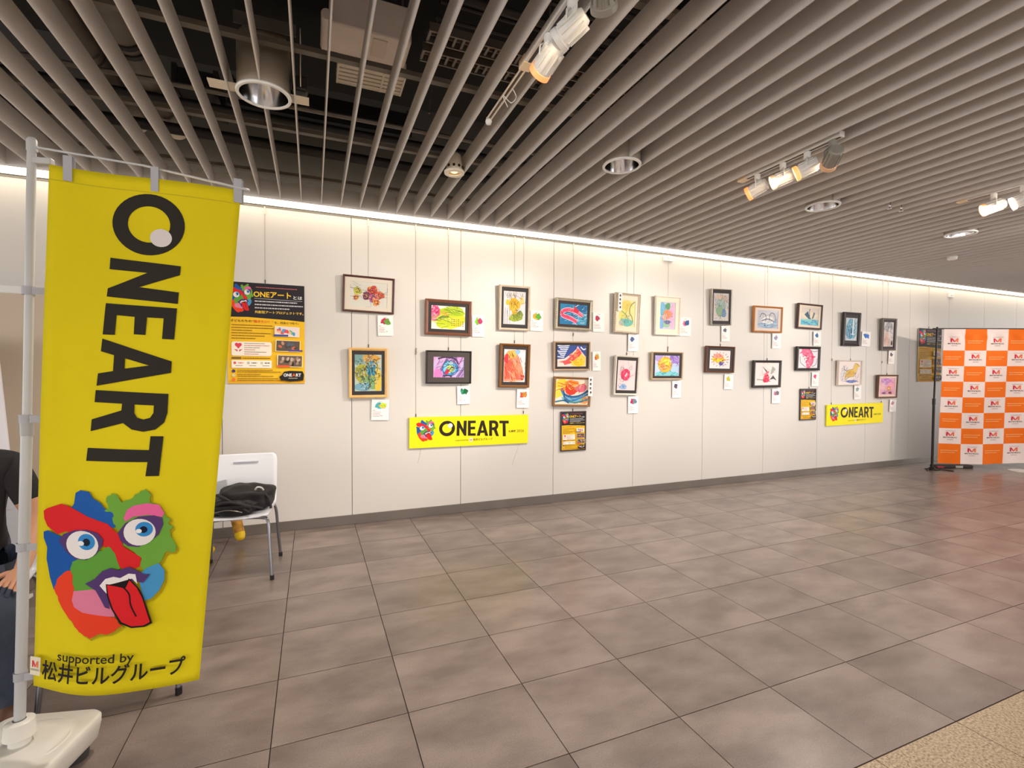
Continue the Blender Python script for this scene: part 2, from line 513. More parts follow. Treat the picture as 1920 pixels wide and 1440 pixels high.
for i in range(5):
    y = -0.09 + i * 0.042
    B(-0.2, 0.2, y, y + 0.03, 0, 0.012).build('slat', M_CREAM, t, bevel=0.003)
for x in (-0.2, -0.06, 0.07, 0.13, 0.2):
    B(x - 0.006, x + 0.006, -0.095, 0.115, -0.004, 0.06).build('rib', M_CREAM, t)
B(-0.2, 0.2, -0.09, 0.11, 0.075, 0.085).build('back_plate', M_DARKMET, t)
for n_, y in ((0, 2.80), (1, 2.98)):
    t = ceil_thing('cable_tray', ['ladder cable tray above the slats next to the fan coil box', 'ladder cable tray above the slats nearer the exhibition wall'][n_], 'cable tray', (0.62, y, 3.34), 'cable trays')
    B(0, 7.5, -0.055, -0.045, 0, 0.05).build('rail', M_STEEL, t); B(0, 7.5, 0.045, 0.055, 0, 0.05).build('rail', M_STEEL, t)
    rg = MB()
    for i in range(150): rg.box(i * 0.05, i * 0.05 + 0.015, -0.045, 0.045, 0.005, 0.02)
    tag(rg.build('rungs', M_STEEL, t), kind='stuff')
    for q in range(3):
        MB().tube([(x_, -0.02 + q * 0.02, 0.03 + 0.004 * math.sin(x_ * 3 + q)) for x_ in [i * 0.5 for i in range(16)]], 0.008, 6).build('cable', [M_BLACK, mat('cable_brown', (96, 62, 40), 0.6), mat('cable_grey', (120, 112, 108), 0.6)][q], t)
for n_, (y, z, r_, mt, lab) in enumerate([(3.62, 3.2, 0.016, M_STEEL, 'thin steel conduit above the slats, beside the smaller spotlight'), (3.95, 3.25, 0.03, M_DARKMET, 'dark sprinkler pipe above the slats'), (4.08, 3.28, 0.014, M_STEEL, 'thin bright conduit strapped along the dark pipe'), (4.32, 3.22, 0.04, M_DARKMET, 'thick dark pipe above the slats, closest to the fascia'), (2.2, 3.75, 0.03, M_STEEL, 'steel pipe above the fan coil box'), (1.9, 3.4, 0.03, M_STEEL, 'steel pipe above the track spotlights')]):
    o = MB().cyl((-4.5, y, z), (13, y, z), r_, n=12).build('ceiling_pipe', mt, auto=True)
    tag(o, lab, 'pipe')
for n_, (x0, x1, y0, y1, z0, z1, lab) in enumerate([(-0.55, 0.75, 3.98, 4.24, 3.32, 3.5, 'dark rectangular air duct above the slats near the fascia'), (-0.85, -0.6, 3.9, 4.3, 3.32, 3.46, 'short dark duct box above the slats beside the yellow banner top'), (1.6, 9.0, 2.3, 2.7, 3.45, 3.7, 'long dark air duct above the track spotlights')]):
    t = ceil_thing('air_duct', lab, 'duct', ((x0 + x1) / 2, (y0 + y1) / 2, z0))
    hx, hy = (x1 - x0) / 2, (y1 - y0) / 2
    B(-hx, hx, -hy, hy, 0, z1 - z0).build('body', mat('duct_dark', (42, 40, 42), 0.5, 0.4), t)
    for s in (-1, 1):
        B(s * hx * 0.96 - 0.015, s * hx * 0.96 + 0.015, -hy - 0.015, hy + 0.015, -0.015, z1 - z0 + 0.015).build('flange', M_DARKMET, t)
t = ceil_thing('cable_bundle', 'bundle of brown and grey cables strung above the track spotlights', 'cables', (0.6, 2.50, 3.26))
rc = random.Random(21)
for q in range(6):
    y_ = -0.45 + q * 0.09
    MB().tube([(i * 0.6, y_ + rc.uniform(-.015, .015), rc.uniform(-.02, .02)) for i in range(14)], rc.choice([.010, .016, .022]), 7).build('cable', rc.choice([MATS['cable_brown'], MATS['cable_grey'], M_STEEL, M_DARKMET]), t, smooth=True)
o = B(0.7, 1.1, 1.86, 2.16, 3.5, 3.62).build('insulation_batt', mat('insulation', (222, 202, 150), 0.9, noise=0.2, nscale=15), bevel=0.03)
tag(o, 'yellowish insulation batt lying above the cable trays', 'insulation')
for i, (x, y) in enumerate([(-0.6, 2.0), (0.75, 3.35), (0.1, 2.35)]):
    o = MB().cyl((x, y, 3.2), (x + 0.1, y + 0.16, 4.0), 0.007, n=8).build('hanger_rod', M_STEEL)
    tag(o, 'slanting steel hanger rod in the dark ceiling void', 'rod', 'slanting hanger rods')

# ------------------------------------------------------------------ recessed downlights
def downlight(x, y, label, group='round downlights set in the slats', plate=False, watts=0.0):
    t = empty('downlight', (x, y, ZS), (0, 0, 0), label, 'light', group)
    r_ = 0.125
    MB().lathe([(r_, 0.0), (r_ + 0.004, 0.02), (r_ + 0.004, 0.27), (r_ - 0.03, 0.33), (0.03, 0.33)], 32).build('housing', mat('housing_grey', (178, 168, 156), 0.45, 0.1), t, auto=True)
    MB().lathe([(r_ - 0.004, -0.004), (r_ - 0.012, 0.05), (r_ - 0.035, 0.13), (0.045, 0.19), (0.02, 0.20)], 40).build('reflector', M_CHROME, t, smooth=True)
    MB().lathe([(r_ - 0.008, -0.008), (r_ + 0.008, -0.008), (r_ + 0.010, 0.004), (r_ - 0.004, 0.004)], 40, closed=True).build('rim', M_WHITEMET, t, smooth=True)
    MB().lathe([(0.0, 0.12), (0.018, 0.125), (0.022, 0.15), (0.016, 0.20)], 16).build('lamp', mat('lamp_glass', (255, 240, 215), 0.4, emit=(255, 226, 185), es=2.5), t, smooth=True)
    if plate:
        B(-0.26, -0.126, -0.01, 0.07, 0.022, 0.028).build('mounting_plate', M_CREAM, t); B(0.126, 0.22, -0.01, 0.07, 0.022, 0.028).build('mounting_plate', M_CREAM, t)
        MB().prism([(0, 0), (0.07, 0), (0.08, 0.12), (0.14, 0.2), (0.14, 0.26), (0, 0.26)], -0.002, 0.002, lambda a, b, z: (0.18 + z, -0.15 + a, 0.04 + b)).build('bracket', M_CREAM, t)
        B(0.135, 0.215, -0.01, 0.06, 0.06, 0.14).build('junction_box', M_DARKMET, t, bevel=0.012)
        B(-0.12, 0.16, -0.17, -0.16, 0.24, 0.3).build('mounting_bar', M_STEEL, t)
    if watts:
        ld = bpy.data.lights.new('downlight_beam', 'SPOT'); ld.energy = watts; ld.color = (1.0, 0.90, 0.81)
        ld.spot_size = R(125); ld.spot_blend = 0.6; ld.shadow_soft_size = 0.09
        lo = bpy.data.objects.new('beam', ld); C.objects.link(lo); lo.parent = t; lo.location = (0, 0, -0.02)
    return t
downlight(*DLS[0], 'round downlight with a cream mounting plate showing above the slats', plate=True, watts=DOWN_FRONT_W)
downlight(*DLS[1], 'round chrome downlight between the single spotlight and the four-spot track', watts=DOWN_FRONT_W)
downlight(*DLS[2], 'round chrome downlight just past the four-spot track', watts=DOWN_FRONT_W)
downlight(*DLS[3], 'round chrome downlight below the two-spot track', watts=DOWN_FRONT_W)
for x in (-0.231, 2.027, 4.123, 6.24, 8.36):
    for y in (0.35, -2.2, -4.7):
        downlight(x, y, 'round chrome downlight lit over the granite floor', 'round downlights over the granite floor', watts=DOWN_W)

# small lamp with a perforated collar
t = empty('mini_spotlight', (0.965, 3.48, ZS), (0, 0, 0), 'small cream downlight with a ring of vent holes in the slats', 'light')
MB().lathe([(0.028, 0.14), (0.05, 0.12), (0.062, 0.03), (0.062, 0.0)], 28).build('housing', M_CREAM, t, auto=True)
MB().lathe([(0.04, -0.012), (0.072, -0.012), (0.074, 0.004), (0.06, 0.008)], 28, closed=True).build('rim', M_CREAM, t, smooth=True)
for i in range(10):
    a = 2 * PI * i / 10
    MB().cyl((0.058 * math.cos(a), 0.058 * math.sin(a), 0.03), (0.0645 * math.cos(a), 0.0645 * math.sin(a), 0.03), 0.010, n=10).build('vent_hole', M_BLACK, t)
MB().lathe([(0.0, -0.004), (0.018, -0.004), (0.03, 0.004), (0.04, 0.012)], 20).build('lamp', mat('halogen', (250, 230, 190), 0.3, emit=(255, 225, 170), es=1.5), t, smooth=True)

# smoke detector and sprinklers
t = empty('smoke_detector', (SMOKE[0], SMOKE[1], ZS), (0, 0, 0), 'flat white smoke detector disc in the slats', 'detector')
MB().lathe([(0.0, -0.03), (0.045, -0.028), (0.05, -0.012), (0.05, 0.0)], 24).build('cover', M_WHITE, t, smooth=True)
MB().lathe([(0.055, 0.0), (0.055, 0.012), (0.0, 0.012)], 24).build('base', M_WHITE, t, auto=True)
for i, (x, y) in enumerate([(4.63, 2.69), (4.79, 2.69)]):
    t = empty('sprinkler', (x, y, ZS), (0, 0, 0), 'tiny bright sprinkler head poking below the slats', 'sprinkler', 'sprinkler heads')
    MB().cyl((0, 0, -0.005), (0, 0, 0.12), 0.008, n=10).build('stem', M_CHROME, t)
    MB().lathe([(0.0, -0.035), (0.016, -0.034), (0.016, -0.03), (0.006, -0.028), (0.006, -0.005), (0.012, 0)], 14).build('head', M_CHROME, t, smooth=True)

# ------------------------------------------------------------------ track spotlights
def track(x, y0, y1, label, sticker=False):
    t = empty('lighting_track', (x, (y0 + y1) / 2, ZS), (0, 0, 0), label, 'light track', 'lighting tracks between the slats')
    h = (y1 - y0) / 2
    B(-0.024, 0.024, -h, h, 0.0, 0.035).build('channel', M_WHITEMET, t, bevel=0.002)
    B(-0.008, 0.008, -h + 0.01, h - 0.01, -0.0015, 0.0005).build('slot', M_DARKMET, t)
    B(-0.028, 0.028, h - 0.05, h + 0.02, -0.004, 0.038).build('end_feed', mat('feed_cream', (240, 222, 190), 0.4), t, bevel=0.004)
    for s in (-1, 1):
        MB().cyl((0, s * h * 0.7, 0.035), (0, s * h * 0.7, 0.35), 0.005, n=8).build('hanger_rod', M_STEEL, t)
    if sticker:
        B(-0.02, 0.006, 0.06, 0.11, -0.0028, -0.0016).build('sticker', mat('sticker_yellow', (245, 200, 40), 0.5), t)
    return t

def spot_head(x, y, aim, label, group, watts, style=0, glow=(255, 214, 160), gs=2.0, size=58, col=(1.0, 0.88, 0.75), dark=False):
    t = empty('track_spotlight', (x, y, ZS), (0, 0, 0), label, 'spotlight', group)
    body = mat('head_grey', (150, 146, 138), 0.4) if dark else M_WHITEMET
    MB().cyl((0, 0, -0.045), (0, 0, -0.002), 0.021, n=18).build('adapter', body, t, auto=True)
    piv = Vector((0, 0, -0.105))
    d = (Vector(aim) - (Vector((x, y, ZS)) + piv)).normalized()
    side = d.cross(Vector((0, 0, 1))).normalized()
    up = side.cross(d)
    Mx = Matrix((side, up, -d)).transposed().to_4x4()
    Mx.translation = piv
    for s in (-1, 1):
        MB().tube([Vector((0, 0, -0.035)) + side * s * 0.012, Vector((0, 0, -0.06)) + side * s * 0.045, piv + side * s * 0.049], 0.0045, 8).build('yoke_arm', body, t, smooth=True)
    def lp(prof, nm, mt, n=28, closed=False, smooth=False):
        return MB().lathe(prof, n, M=Mx).build(nm, mt, t, auto=not smooth, smooth=smooth)
    if style == 0:
        lp([(0.0, 0.065), (0.028, 0.065), (0.034, 0.055), (0.046, -0.05)], 'housing', body)
    else:
        lp([(0.0, 0.07), (0.036, 0.07), (0.042, 0.064), (0.044, -0.055)], 'housing', body)
    for k in range(12):
        a = 2 * PI * k / 12
        m2 = Mx @ Matrix.Rotation(a, 4, 'Z')
        B(0.036, 0.050 if style == 0 else 0.048, -0.0022, 0.0022, -0.04, 0.05, M=m2).build('fin', body, t)
    lp([(0.046, -0.05), (0.049, -0.052), (0.050, -0.075), (0.045, -0.075), (0.043, -0.06)], 'front_ring', mat('ring_glow_%d_%d' % (glow[1], gs * 10), (230, 190, 150), 0.4, emit=glow, es=gs) if gs else body)
    lp([(0.0, -0.055), (0.03, -0.056), (0.043, -0.06)], 'lens', mat('spot_lens', (255, 244, 225), 0.3, emit=(255, 232, 200), es=14.0), smooth=True)
    if watts:
        ld = bpy.data.lights.new('spot_beam', 'SPOT'); ld.energy = watts; ld.color = col
        ld.spot_size = R(size); ld.spot_blend = 0.9; ld.shadow_soft_size = 0.035
        lo = bpy.data.objects.new('beam', ld); C.objects.link(lo); lo.parent = t
        m3 = Matrix((side, up, -d)).transposed().to_4x4(); m3.translation = piv + d * 0.085
        lo.matrix_local = m3
    return t

T1, T2, T3 = 0.958, 3.037, 5.117
track(T1, 0.4, 2.18, 'white lighting track with a yellow sticker, nearest the cable trays', True)
track(T2, 2.04, 2.80, 'white lighting track that carries four spotlights')
track(T3, 1.85, 2.42, 'white lighting track with two lit spotlights before the checkered backdrop')
for z_ in (0,):
    t = empty('feed_rods', (T1, 2.46, ZS + 0.01), (0, 0, 0), 'pair of thin pale rods ending in a white knob past the track', 'rod')
    for dx in (-0.012, 0.012):
        MB().cyl((dx, -0.26, 0), (dx, 0.24, 0), 0.005, n=8).build('rod', M_CREAM, t)
    MB().lathe([(0, -0.03), (0.014, -0.028), (0.02, -0.012), (0.014, 0.01), (0.0, 0.014)], 14).build('knob', M_WHITE, t, smooth=True, loc=(0, 0.25, 0))
    MB().tube(bez([(0.01, -0.09, 0), (0.04, -0.07, -0.03), (0.03, -0.02, -0.035), (-0.02, -0.03, -0.01), (0.02, 0.0, -0.05)], 6), 0.0025, 6).build('cable_tie', M_WHITE, t)

G1 = 'spotlights on the track by the cable trays'
spot_head(T1, 1.93, (0.35, D, 1.5), 'white finned spotlight with an orange glowing rim, at the end of its track', G1, SPOT_W * 0.5, glow=(255, 120, 40), gs=1.2)
spot_head(T1, 1.72, (-1.1, D, 1.0), 'white finned spotlight turned sideways beside the yellow sticker', G1, SPOT_W * 0.5, gs=0, size=40)
spot_head(T1, 1.50, (3.4, D, 1.0), 'grey finned spotlight above the sideways white one', G1, SPOT_W * 0.25, gs=0, dark=True, size=36)
G2 = 'four spotlights on one track'
spot_head(T2, 2.66, (2.0, D, 1.9), 'cream spotlight with an orange rim at the wall end of the four-spot track', G2, SPOT_W * 0.45, 1, (255, 120, 40), 1.5)
spot_head(T2, 2.45, (0.5, D, 1.5), 'cream spotlight tilted level, second from the wall on the four-spot track', G2, SPOT_W, 1, gs=0.4)
spot_head(T2, 2.27, (1.3, D, 1.6), 'cream spotlight, third from the wall on the four-spot track', G2, SPOT_W * 0.9, 1, (255, 190, 90), 0.8)
spot_head(T2, 2.10, (4.9, D, 1.5), 'shaded grey spotlight, farthest from the wall on the four-spot track', G2, SPOT_W * 0.4, 1, (120, 60, 30), 0.2, dark=True)
G3 = 'two spotlights on the track before the backdrop'
spot_head(T3, 2.20, (2.75, D, 1.6), 'cream spotlight on the two-spot track before the backdrop', G3, SPOT_W * 1.1, 1, (255, 150, 60), 0.8)
spot_head(T3, 2.02, (3.9, D, 1.7), 'dazzling lit spotlight on the two-spot track before the backdrop', G3, SPOT_W * 0.9, 1, (255, 240, 220), 6.0)
T4 = 7.196
track(T4, 0.2, 1.75, 'white lighting track beyond the two-spot track')
spot_head(T4, 1.55, (5.0, D, 1.75), 'white spotlight aimed at the yellow burst drawing', 'spotlights beyond the frame', SPOT_W * 1.1, 1, gs=0.5, col=(1.0, 0.92, 0.83))
spot_head(T4, 1.25, (6.3, D, 1.7), 'white spotlight aimed at the pink koi', 'spotlights beyond the frame', SPOT_W * 1.1, 1, gs=0.5, col=(1.0, 0.92, 0.83))
T5 = 10.39
track(T5, -0.2, 1.6, 'white lighting track farthest along the slatted ceiling')
spot_head(T5, 1.4, (9.4, 4.1, 1.1), 'white spotlight aimed at the checkered backdrop', 'spotlights beyond the frame', SPOT_W * 1.2, 1, gs=0.5, size=55, col=(1.0, 0.80, 0.66))
spot_head(T5, 1.0, (7.6, D, 1.7), 'white spotlight aimed past the checkered backdrop', 'spotlights beyond the frame', SPOT_W * 2.0, 1, gs=0.5, size=50, col=(1.0, 0.88, 0.78))

# ------------------------------------------------------------------ printed designs
YEL = (240, 220, 30); INK = (38, 34, 30)
LET = {
 'N': [(0.2961, 0.1935), (0.3028, 0.4295), (0.3352, 0.4281), (0.3906, 0.2952), (0.3968, 0.4291), (0.4382, 0.4283), (0.434, 0.1888), (0.405, 0.1908), (0.3376, 0.3185), (0.3369, 0.1929)],
 'E': [(0.4576, 0.1875), (0.4544, 0.4269), (0.5662, 0.4251), (0.5672, 0.3848), (0.494, 0.3853), (0.4955, 0.3286), (0.5583, 0.3272), (0.5589, 0.2872), (0.4972, 0.2864), (0.4966, 0.2245), (0.5665, 0.223), (0.5687, 0.1829)],
 'A': [(0.5834, 0.1829), (0.6441, 0.4227), (0.6851, 0.4231), (0.7494, 0.173), (0.7061, 0.1754), (0.6937, 0.2251), (0.638, 0.2251), (0.6278, 0.1805)],
 'Ah': [(0.6457, 0.263), (0.6648, 0.3471), (0.6821, 0.264)],
 'R': [(0.7645, 0.1715), (0.7602, 0.4198), (0.8276, 0.421), (0.8619, 0.4128), (0.8885, 0.385), (0.8984, 0.3451), (0.8931, 0.3046), (0.8726, 0.2725), (0.9085, 0.1626), (0.8672, 0.1639), (0.829, 0.2636), (0.8053, 0.2646), (0.8069, 0.1699)],
 'Rh': [(0.8052, 0.3077), (0.8042, 0.3745), (0.8306, 0.3747), (0.848, 0.3646), (0.8555, 0.3426), (0.8507, 0.32), (0.8347, 0.3094)],
 'T': [(0.9124, 0.3707), (0.911, 0.4137), (1.0515, 0.4081), (1.0532, 0.3634), (1.0037, 0.3672), (1.012, 0.154), (0.9669, 0.1565), (0.9614, 0.3691)]}
def ring(cx, cy, rx, ry, n=40):
    return [(cx + rx * math.cos(2 * PI * i / n), cy + ry * math.sin(2 * PI * i / n)) for i in range(n)]
def oneart(cv, T, dot=(236, 228, 226), ink=INK):
    """T maps (reading, cap) metres of the lettering to canvas"""
    m_ = lambda pts: [T(*p) for p in pts]
    cv.poly(m_(ring(0.166, 0.3128, 0.109, 0.120)), ink, [m_(ring(0.165, 0.3138, 0.0645, 0.071))])
    cv.poly(m_(ring(0.2095, 0.3567, 0.032, 0.037, 24)), dot)
    cv.poly(m_(LET['N']), ink); cv.poly(m_(LET['E']), ink)
    cv.poly(m_(LET['A']), ink, [m_(LET['Ah'])]); cv.poly(m_(LET['R']), ink, [m_(LET['Rh'])]); cv.poly(m_(LET['T']), ink)

EMB = [
 ((28, 92, 170), [(470, 205), (480, 140), (510, 122), (565, 130), (590, 165), (640, 190), (665, 220), (730, 240), (735, 330), (660, 330), (560, 300), (450, 235)]),
 ((24, 88, 168), [(285, 380), (310, 370), (345, 385), (470, 430), (500, 560), (470, 610), (420, 640), (360, 680), (345, 720), (320, 650), (300, 540), (305, 470), (285, 415)]),
 ((112, 168, 62), [(665, 235), (690, 215), (675, 160), (710, 128), (745, 140), (775, 180), (840, 150), (890, 105), (920, 92), (945, 120), (945, 175), (1000, 200), (1030, 250), (1065, 280), (1050, 305), (1080, 330), (1060, 350), (1065, 385), (1105, 455), (1090, 485), (1040, 480), (1010, 540), (970, 580), (920, 600), (890, 560), (900, 510), (860, 475), (790, 430), (760, 340), (740, 330), (720, 290), (720, 245)]),
 ((222, 36, 40), [(290, 255), (310, 240), (395, 208), (450, 225), (560, 275), (690, 310), (760, 370), (790, 440), (850, 475), (895, 505), (890, 560), (840, 575), (740, 560), (700, 460), (600, 400), (420, 370), (370, 390), (310, 345), (292, 300)]),
 ((96, 160, 58), [(455, 600), (465, 545), (560, 500), (640, 470), (700, 440), (740, 480), (775, 570), (720, 600), (690, 660), (640, 690), (600, 720), (520, 725), (480, 715), (460, 640)]),
 ((236, 66, 34), [(350, 700), (380, 640), (430, 600), (455, 595), (470, 640), (480, 710), (470, 760), (500, 810), (600, 835), (700, 845), (740, 850), (790, 905), (720, 945), (640, 950), (590, 975), (540, 950), (490, 915), (430, 850), (385, 790), (360, 740)]),
 ((226, 128, 158), [(468, 765), (480, 712), (590, 695), (640, 690), (700, 720), (740, 810), (745, 850), (640, 840), (540, 830), (485, 805)]),
 ((74, 152, 204), [(880, 610), (930, 570), (1000, 545), (1035, 590), (1035, 650), (1005, 710), (960, 755), (920, 765), (900, 700)]),
 ((234, 104, 158), [(790, 270), (810, 220), (850, 195), (930, 180), (1000, 190), (1030, 240), (1020, 265), (940, 250), (850, 260), (800, 290)]),
 ((86, 58, 112), [(755, 360), (800, 300), (880, 260), (970, 253), (1020, 270), (1025, 310), (1000, 370), (940, 420), (880, 442), (820, 435), (775, 405)]),
 ((86, 58, 112), [(380, 425), (410, 385), (480, 358), (560, 350), (630, 365), (665, 400), (660, 440), (620, 490), (560, 525), (490, 525), (430, 490)]),
 ((238, 232, 230), ('e', 887, 353, 95, 80)), ((238, 232, 230), ('e', 533, 440, 104, 82)),
 ((52, 140, 206), ('e', 915, 335, 52, 44)), ((52, 140, 206), ('e', 560, 420, 55, 47)),
 ((16, 30, 50), ('e', 912, 337, 23, 20)), ((16, 30, 50), ('e', 560, 422, 24, 22)),
 ((240, 240, 240), ('e', 885, 345, 18, 13)), ((240, 240, 240), ('e', 525, 430, 21, 14)),
 ((84, 56, 112), [(560, 660), (620, 630), (670, 580), (720, 562), (770, 575), (830, 555), (880, 580), (920, 605), (955, 605), (915, 655), (850, 640), (760, 650), (700, 680), (720, 800), (690, 790), (660, 740), (630, 695), (590, 675)]),
 ((24, 18, 20), [(695, 660), (770, 638), (840, 625), (855, 655), (800, 685), (725, 705)]),
 ((240, 234, 230), [(655, 665), (690, 625), (740, 612), (780, 620), (830, 595), (870, 600), (882, 660), (850, 625), (770, 645), (705, 660), (700, 710)]),
 ((18, 16, 18), [(694, 655), (760, 660), (805, 672), (832, 622), (888, 680), (918, 740), (943, 820), (970, 900), (925, 920), (848, 918), (783, 886), (732, 802), (702, 720)]),
 ((222, 34, 40), [(702, 660), (760, 668), (812, 682), (836, 634), (880, 682), (910, 742), (935, 822), (958, 893), (920, 910), (850, 908), (792, 878), (742, 800), (712, 720)])]
def emblem(cv, T, shadow=False):
    q = lambda x, y: T((x - 285) / 885.0, 1 - (y - 90) / 885.0)
    rng = random.Random(3)
    if shadow:
        for col, sh in EMB[:9]:
            cv.poly([q(x_ + 10, y_ + 16) for x_, y_ in sh], (176, 156, 18))
        cv.poly([q(x_ + 10, y_ + 16) for x_, y_ in EMB[-1][1]], (150, 130, 16))
    for col, sh in EMB:
        if sh[0] == 'e':
            cv.poly([q(sh[1] + sh[3] * math.cos(t), sh[2] + sh[4] * math.sin(t)) for t in [2 * PI * i / 22 for i in range(22)]], col)
        else:
            fine = []
            for i, p in enumerate(sh):
                n_ = sh[(i + 1) % len(sh)]
                fine.append(p)
                if len(sh) > 13 and math.dist(p, n_) > 30 and col[0] not in (84, 18, 222, 240):
                    for k in (0.33, 0.66):
                        fine.append((p[0] + (n_[0] - p[0]) * k + rng.uniform(-6, 6), p[1] + (n_[1] - p[1]) * k + rng.uniform(-6, 6)))
            cv.poly([q(*p) for p in fine], col)
    cv.stroke([q(*p) for p in bez([(795, 668), (835, 715), (845, 780), (878, 852)], 5)], abs(q(9, 0)[0] - q(0, 0)[0]), (30, 14, 18))

def mlogo(cv, cx, cy, w, h):
    """two-tone ribbon M"""
    x = lambda a: cx + (a - 0.5) * w
    y = lambda b: cy + (b - 0.5) * h
    cv.poly([(x(0), y(0)), (x(0.2), y(0)), (x(0.2), y(1)), (x(0), y(1))], (206, 46, 66))
    cv.poly([(x(0), y(1)), (x(0.22), y(1)), (x(0.62), y(0.05)), (x(0.42), y(0.05))], (226, 62, 82))
    cv.poly([(x(0.42), y(0.05)), (x(0.62), y(0.05)), (x(1), y(1)), (x(0.78), y(1))], (238, 112, 92))
    cv.poly([(x(0.8), y(0)), (x(1), y(0)), (x(1), y(1)), (x(0.8), y(1))], (240, 128, 82))

# ------------------------------------------------------------------ standing yellow banner
FT = [Vector((-0.822, 2.134, 2.110)), Vector((-0.234, 2.000, 2.060)), Vector((-0.378, 2.025, 0.309)), Vector((-0.883, 2.125, 0.342))]
BASE = Vector((-0.927, 2.148, 0.0))
banner = empty('banner_stand', BASE, (0, 0, 0), 'white pole stand with a square water tank base holding the yellow banner', 'banner stand')
def flagpt(u, v, z):
    """u, v in metres on the 0.6 x 1.8 cloth"""
    a = u / 0.6; b = 1 - v / 1.8
    p = (FT[0] * (1 - a) + FT[1] * a) * (1 - b) + (FT[3] * (1 - a) + FT[2] * a) * b
    n = Vector((-0.22, -0.975, 0.0))
    d = 0.035 * math.sin(PI * min(max(a, 0), 1)) * b ** 1.5 - 0.012 * math.sin(2 * PI * a) * (1 - b)
    d += 0.006 * math.sin(9 * a + 5 * b) * b
    fold = math.exp(-((a - 0.93 + 0.55 * b) / 0.02) ** 2) * max(0, 1 - b / 0.3)
    d += 0.006 * fold
    sag = -0.02 * math.sin(PI * a) * b ** 3
    q = p + n * (d + z)
    return (q.x, q.y, q.z + sag)
flag = empty('hanging_banner', FT[3], (0, 0, 0), 'tall yellow cloth banner with black lettering and a colourful face', 'banner')
loc = lambda u, v, z: tuple(Vector(flagpt(u, v, z)) - FT[3])
cloth = MB().grid(lambda i, j: loc(i * 0.6, j * 1.8, 0), 24, 60)
M_CLOTH = mat('banner_cloth', (228, 208, 24), 0.85, spec=0.2, bump=0.15, bscale=700, noise=0.05, nscale=3)
cloth.build('cloth', M_CLOTH, flag, smooth=True, thick=0.001)
hemf = MB().grid(lambda i, j: loc(i * 0.6, 1.748 + j * 0.003, 0.0012), 24, 1)
hemf.build('hem_seam', mat('hem_dark_yellow', (196, 178, 20), 0.9), flag)  # thin seam strip in a darker yellow than the cloth
cv = Canvas(step=3.5e-4, z0=0.002)
oneart(cv, lambda r_, c_: (c_, 1.8 - r_), dot=(226, 216, 214), ink=(44, 40, 34))
EA = (0.4938, -0.0273, 0.0442, 0.0018, 0.5123, 0.193)
emblem(cv, lambda x, y: (EA[0] * x + EA[1] * y + EA[2], EA[3] * x + EA[4] * y + EA[5]), True)
cv.text('supported by', 0.105, 0.104, 0.040, (40, 36, 30), 0.012, w=0.268)
cv.text('松井ビルグループ', 0.047, 0.042, 0.066, (34, 30, 28), 0.02, w=0.505)
cv.rect(0.0, 0.050, 0.040, 0.112, (236, 226, 200)); mlogo(cv, 0.020, 0.088, 0.024, 0.022)
cv.text('MATSUI BLDG', 0.004, 0.066, 0.006, (70, 50, 46), 0.0, w=0.032)
cv.build('lettering', flag, CLOTHPRINT, loc, maxlen=0.035)
# pole, rod, loops, tank
M_POLE = mat('pole_plastic', (196, 196, 196), 0.35, noise=0.05)
pt, pb = Vector((-0.881, 2.170, 2.187)), Vector((-0.929, 2.153, 0.20))
rel = lambda p: tuple(Vector(p) - BASE)
pm = Vector((-0.902, 2.1625, 1.22))
MB().cyl(rel(pb), rel(pm), 0.0155, n=16).build('pole', M_POLE, banner, auto=True)
MB().cyl(rel(pm), rel(pt), 0.0125, n=16).build('pole', M_POLE, banner, auto=True)
MB().cyl(rel(pm - Vector((0, 0, 0.03))), rel(pm + Vector((0, 0, 0.03))), 0.018, n=16).build('pole_collar', mat('collar_grey', (170, 170, 170), 0.4), banner, auto=True)
MB().lathe([(0, 0.02), (0.010, 0.018), (0.015, 0.008), (0.015, -0.03)], 16, c=rel(pt)).build('pole_cap', M_POLE, banner, smooth=True)
ra, rb = pt + Vector((0.0, 0, -0.012)), Vector((-0.206, 1.989, 2.062))
MB().tube([rel(ra), rel(ra + (rb - ra) * 0.5 + Vector((0, 0, 0.012))), rel(rb)], 0.004, 8).build('cross_rod', M_POLE, banner)
MB().box(-0.012, 0.05, -0.012, 0.012, -0.01, 0.012, Matrix.Translation(rel(pt + Vector((0.01, 0, -0.06)))) @ Matrix.Rotation(-0.2, 4, 'Z')).build('arm_bracket', M_POLE, banner, bevel=0.004)
M_TAB = mat('loop_tape', (176, 176, 182), 0.7)
def strap(pts, w, nm='loop'):
    mb = MB(); n = len(pts); vs_ = []
    for i, p in enumerate(pts): vs_ += [Vector(p[0]), Vector(p[1])]
    mb.add(vs_, [(2 * i, 2 * i + 1, 2 * i + 3, 2 * i + 2) for i in range(n - 1)])
    return mb
for a in (0.14, 0.54, 0.985):
    b0 = Vector(flagpt(a * 0.6 - 0.013, 1.79, 0.003)); b1 = Vector(flagpt(a * 0.6 + 0.013, 1.79, 0.003))
    if a < 0.2: b0 = b0 + Vector((-0.03, 0, 0)); b1 = b1 + Vector((-0.03, 0, 0))
    dn = Vector((0, 0, -0.035)); up_ = Vector((0, 0, 0.05)); bk = Vector((0.004, 0.014, 0))
    m_ = strap([(b0 + dn, b1 + dn), (b0 + up_, b1 + up_), (b0 + up_ + bk, b1 + up_ + bk), (b0 + dn + bk, b1 + dn + bk)], 0)
    m_.v = [tuple(Vector(v) - FT[3]) for v in m_.v]
    m_.build('hanging_loop', M_TAB, flag, thick=0.001)
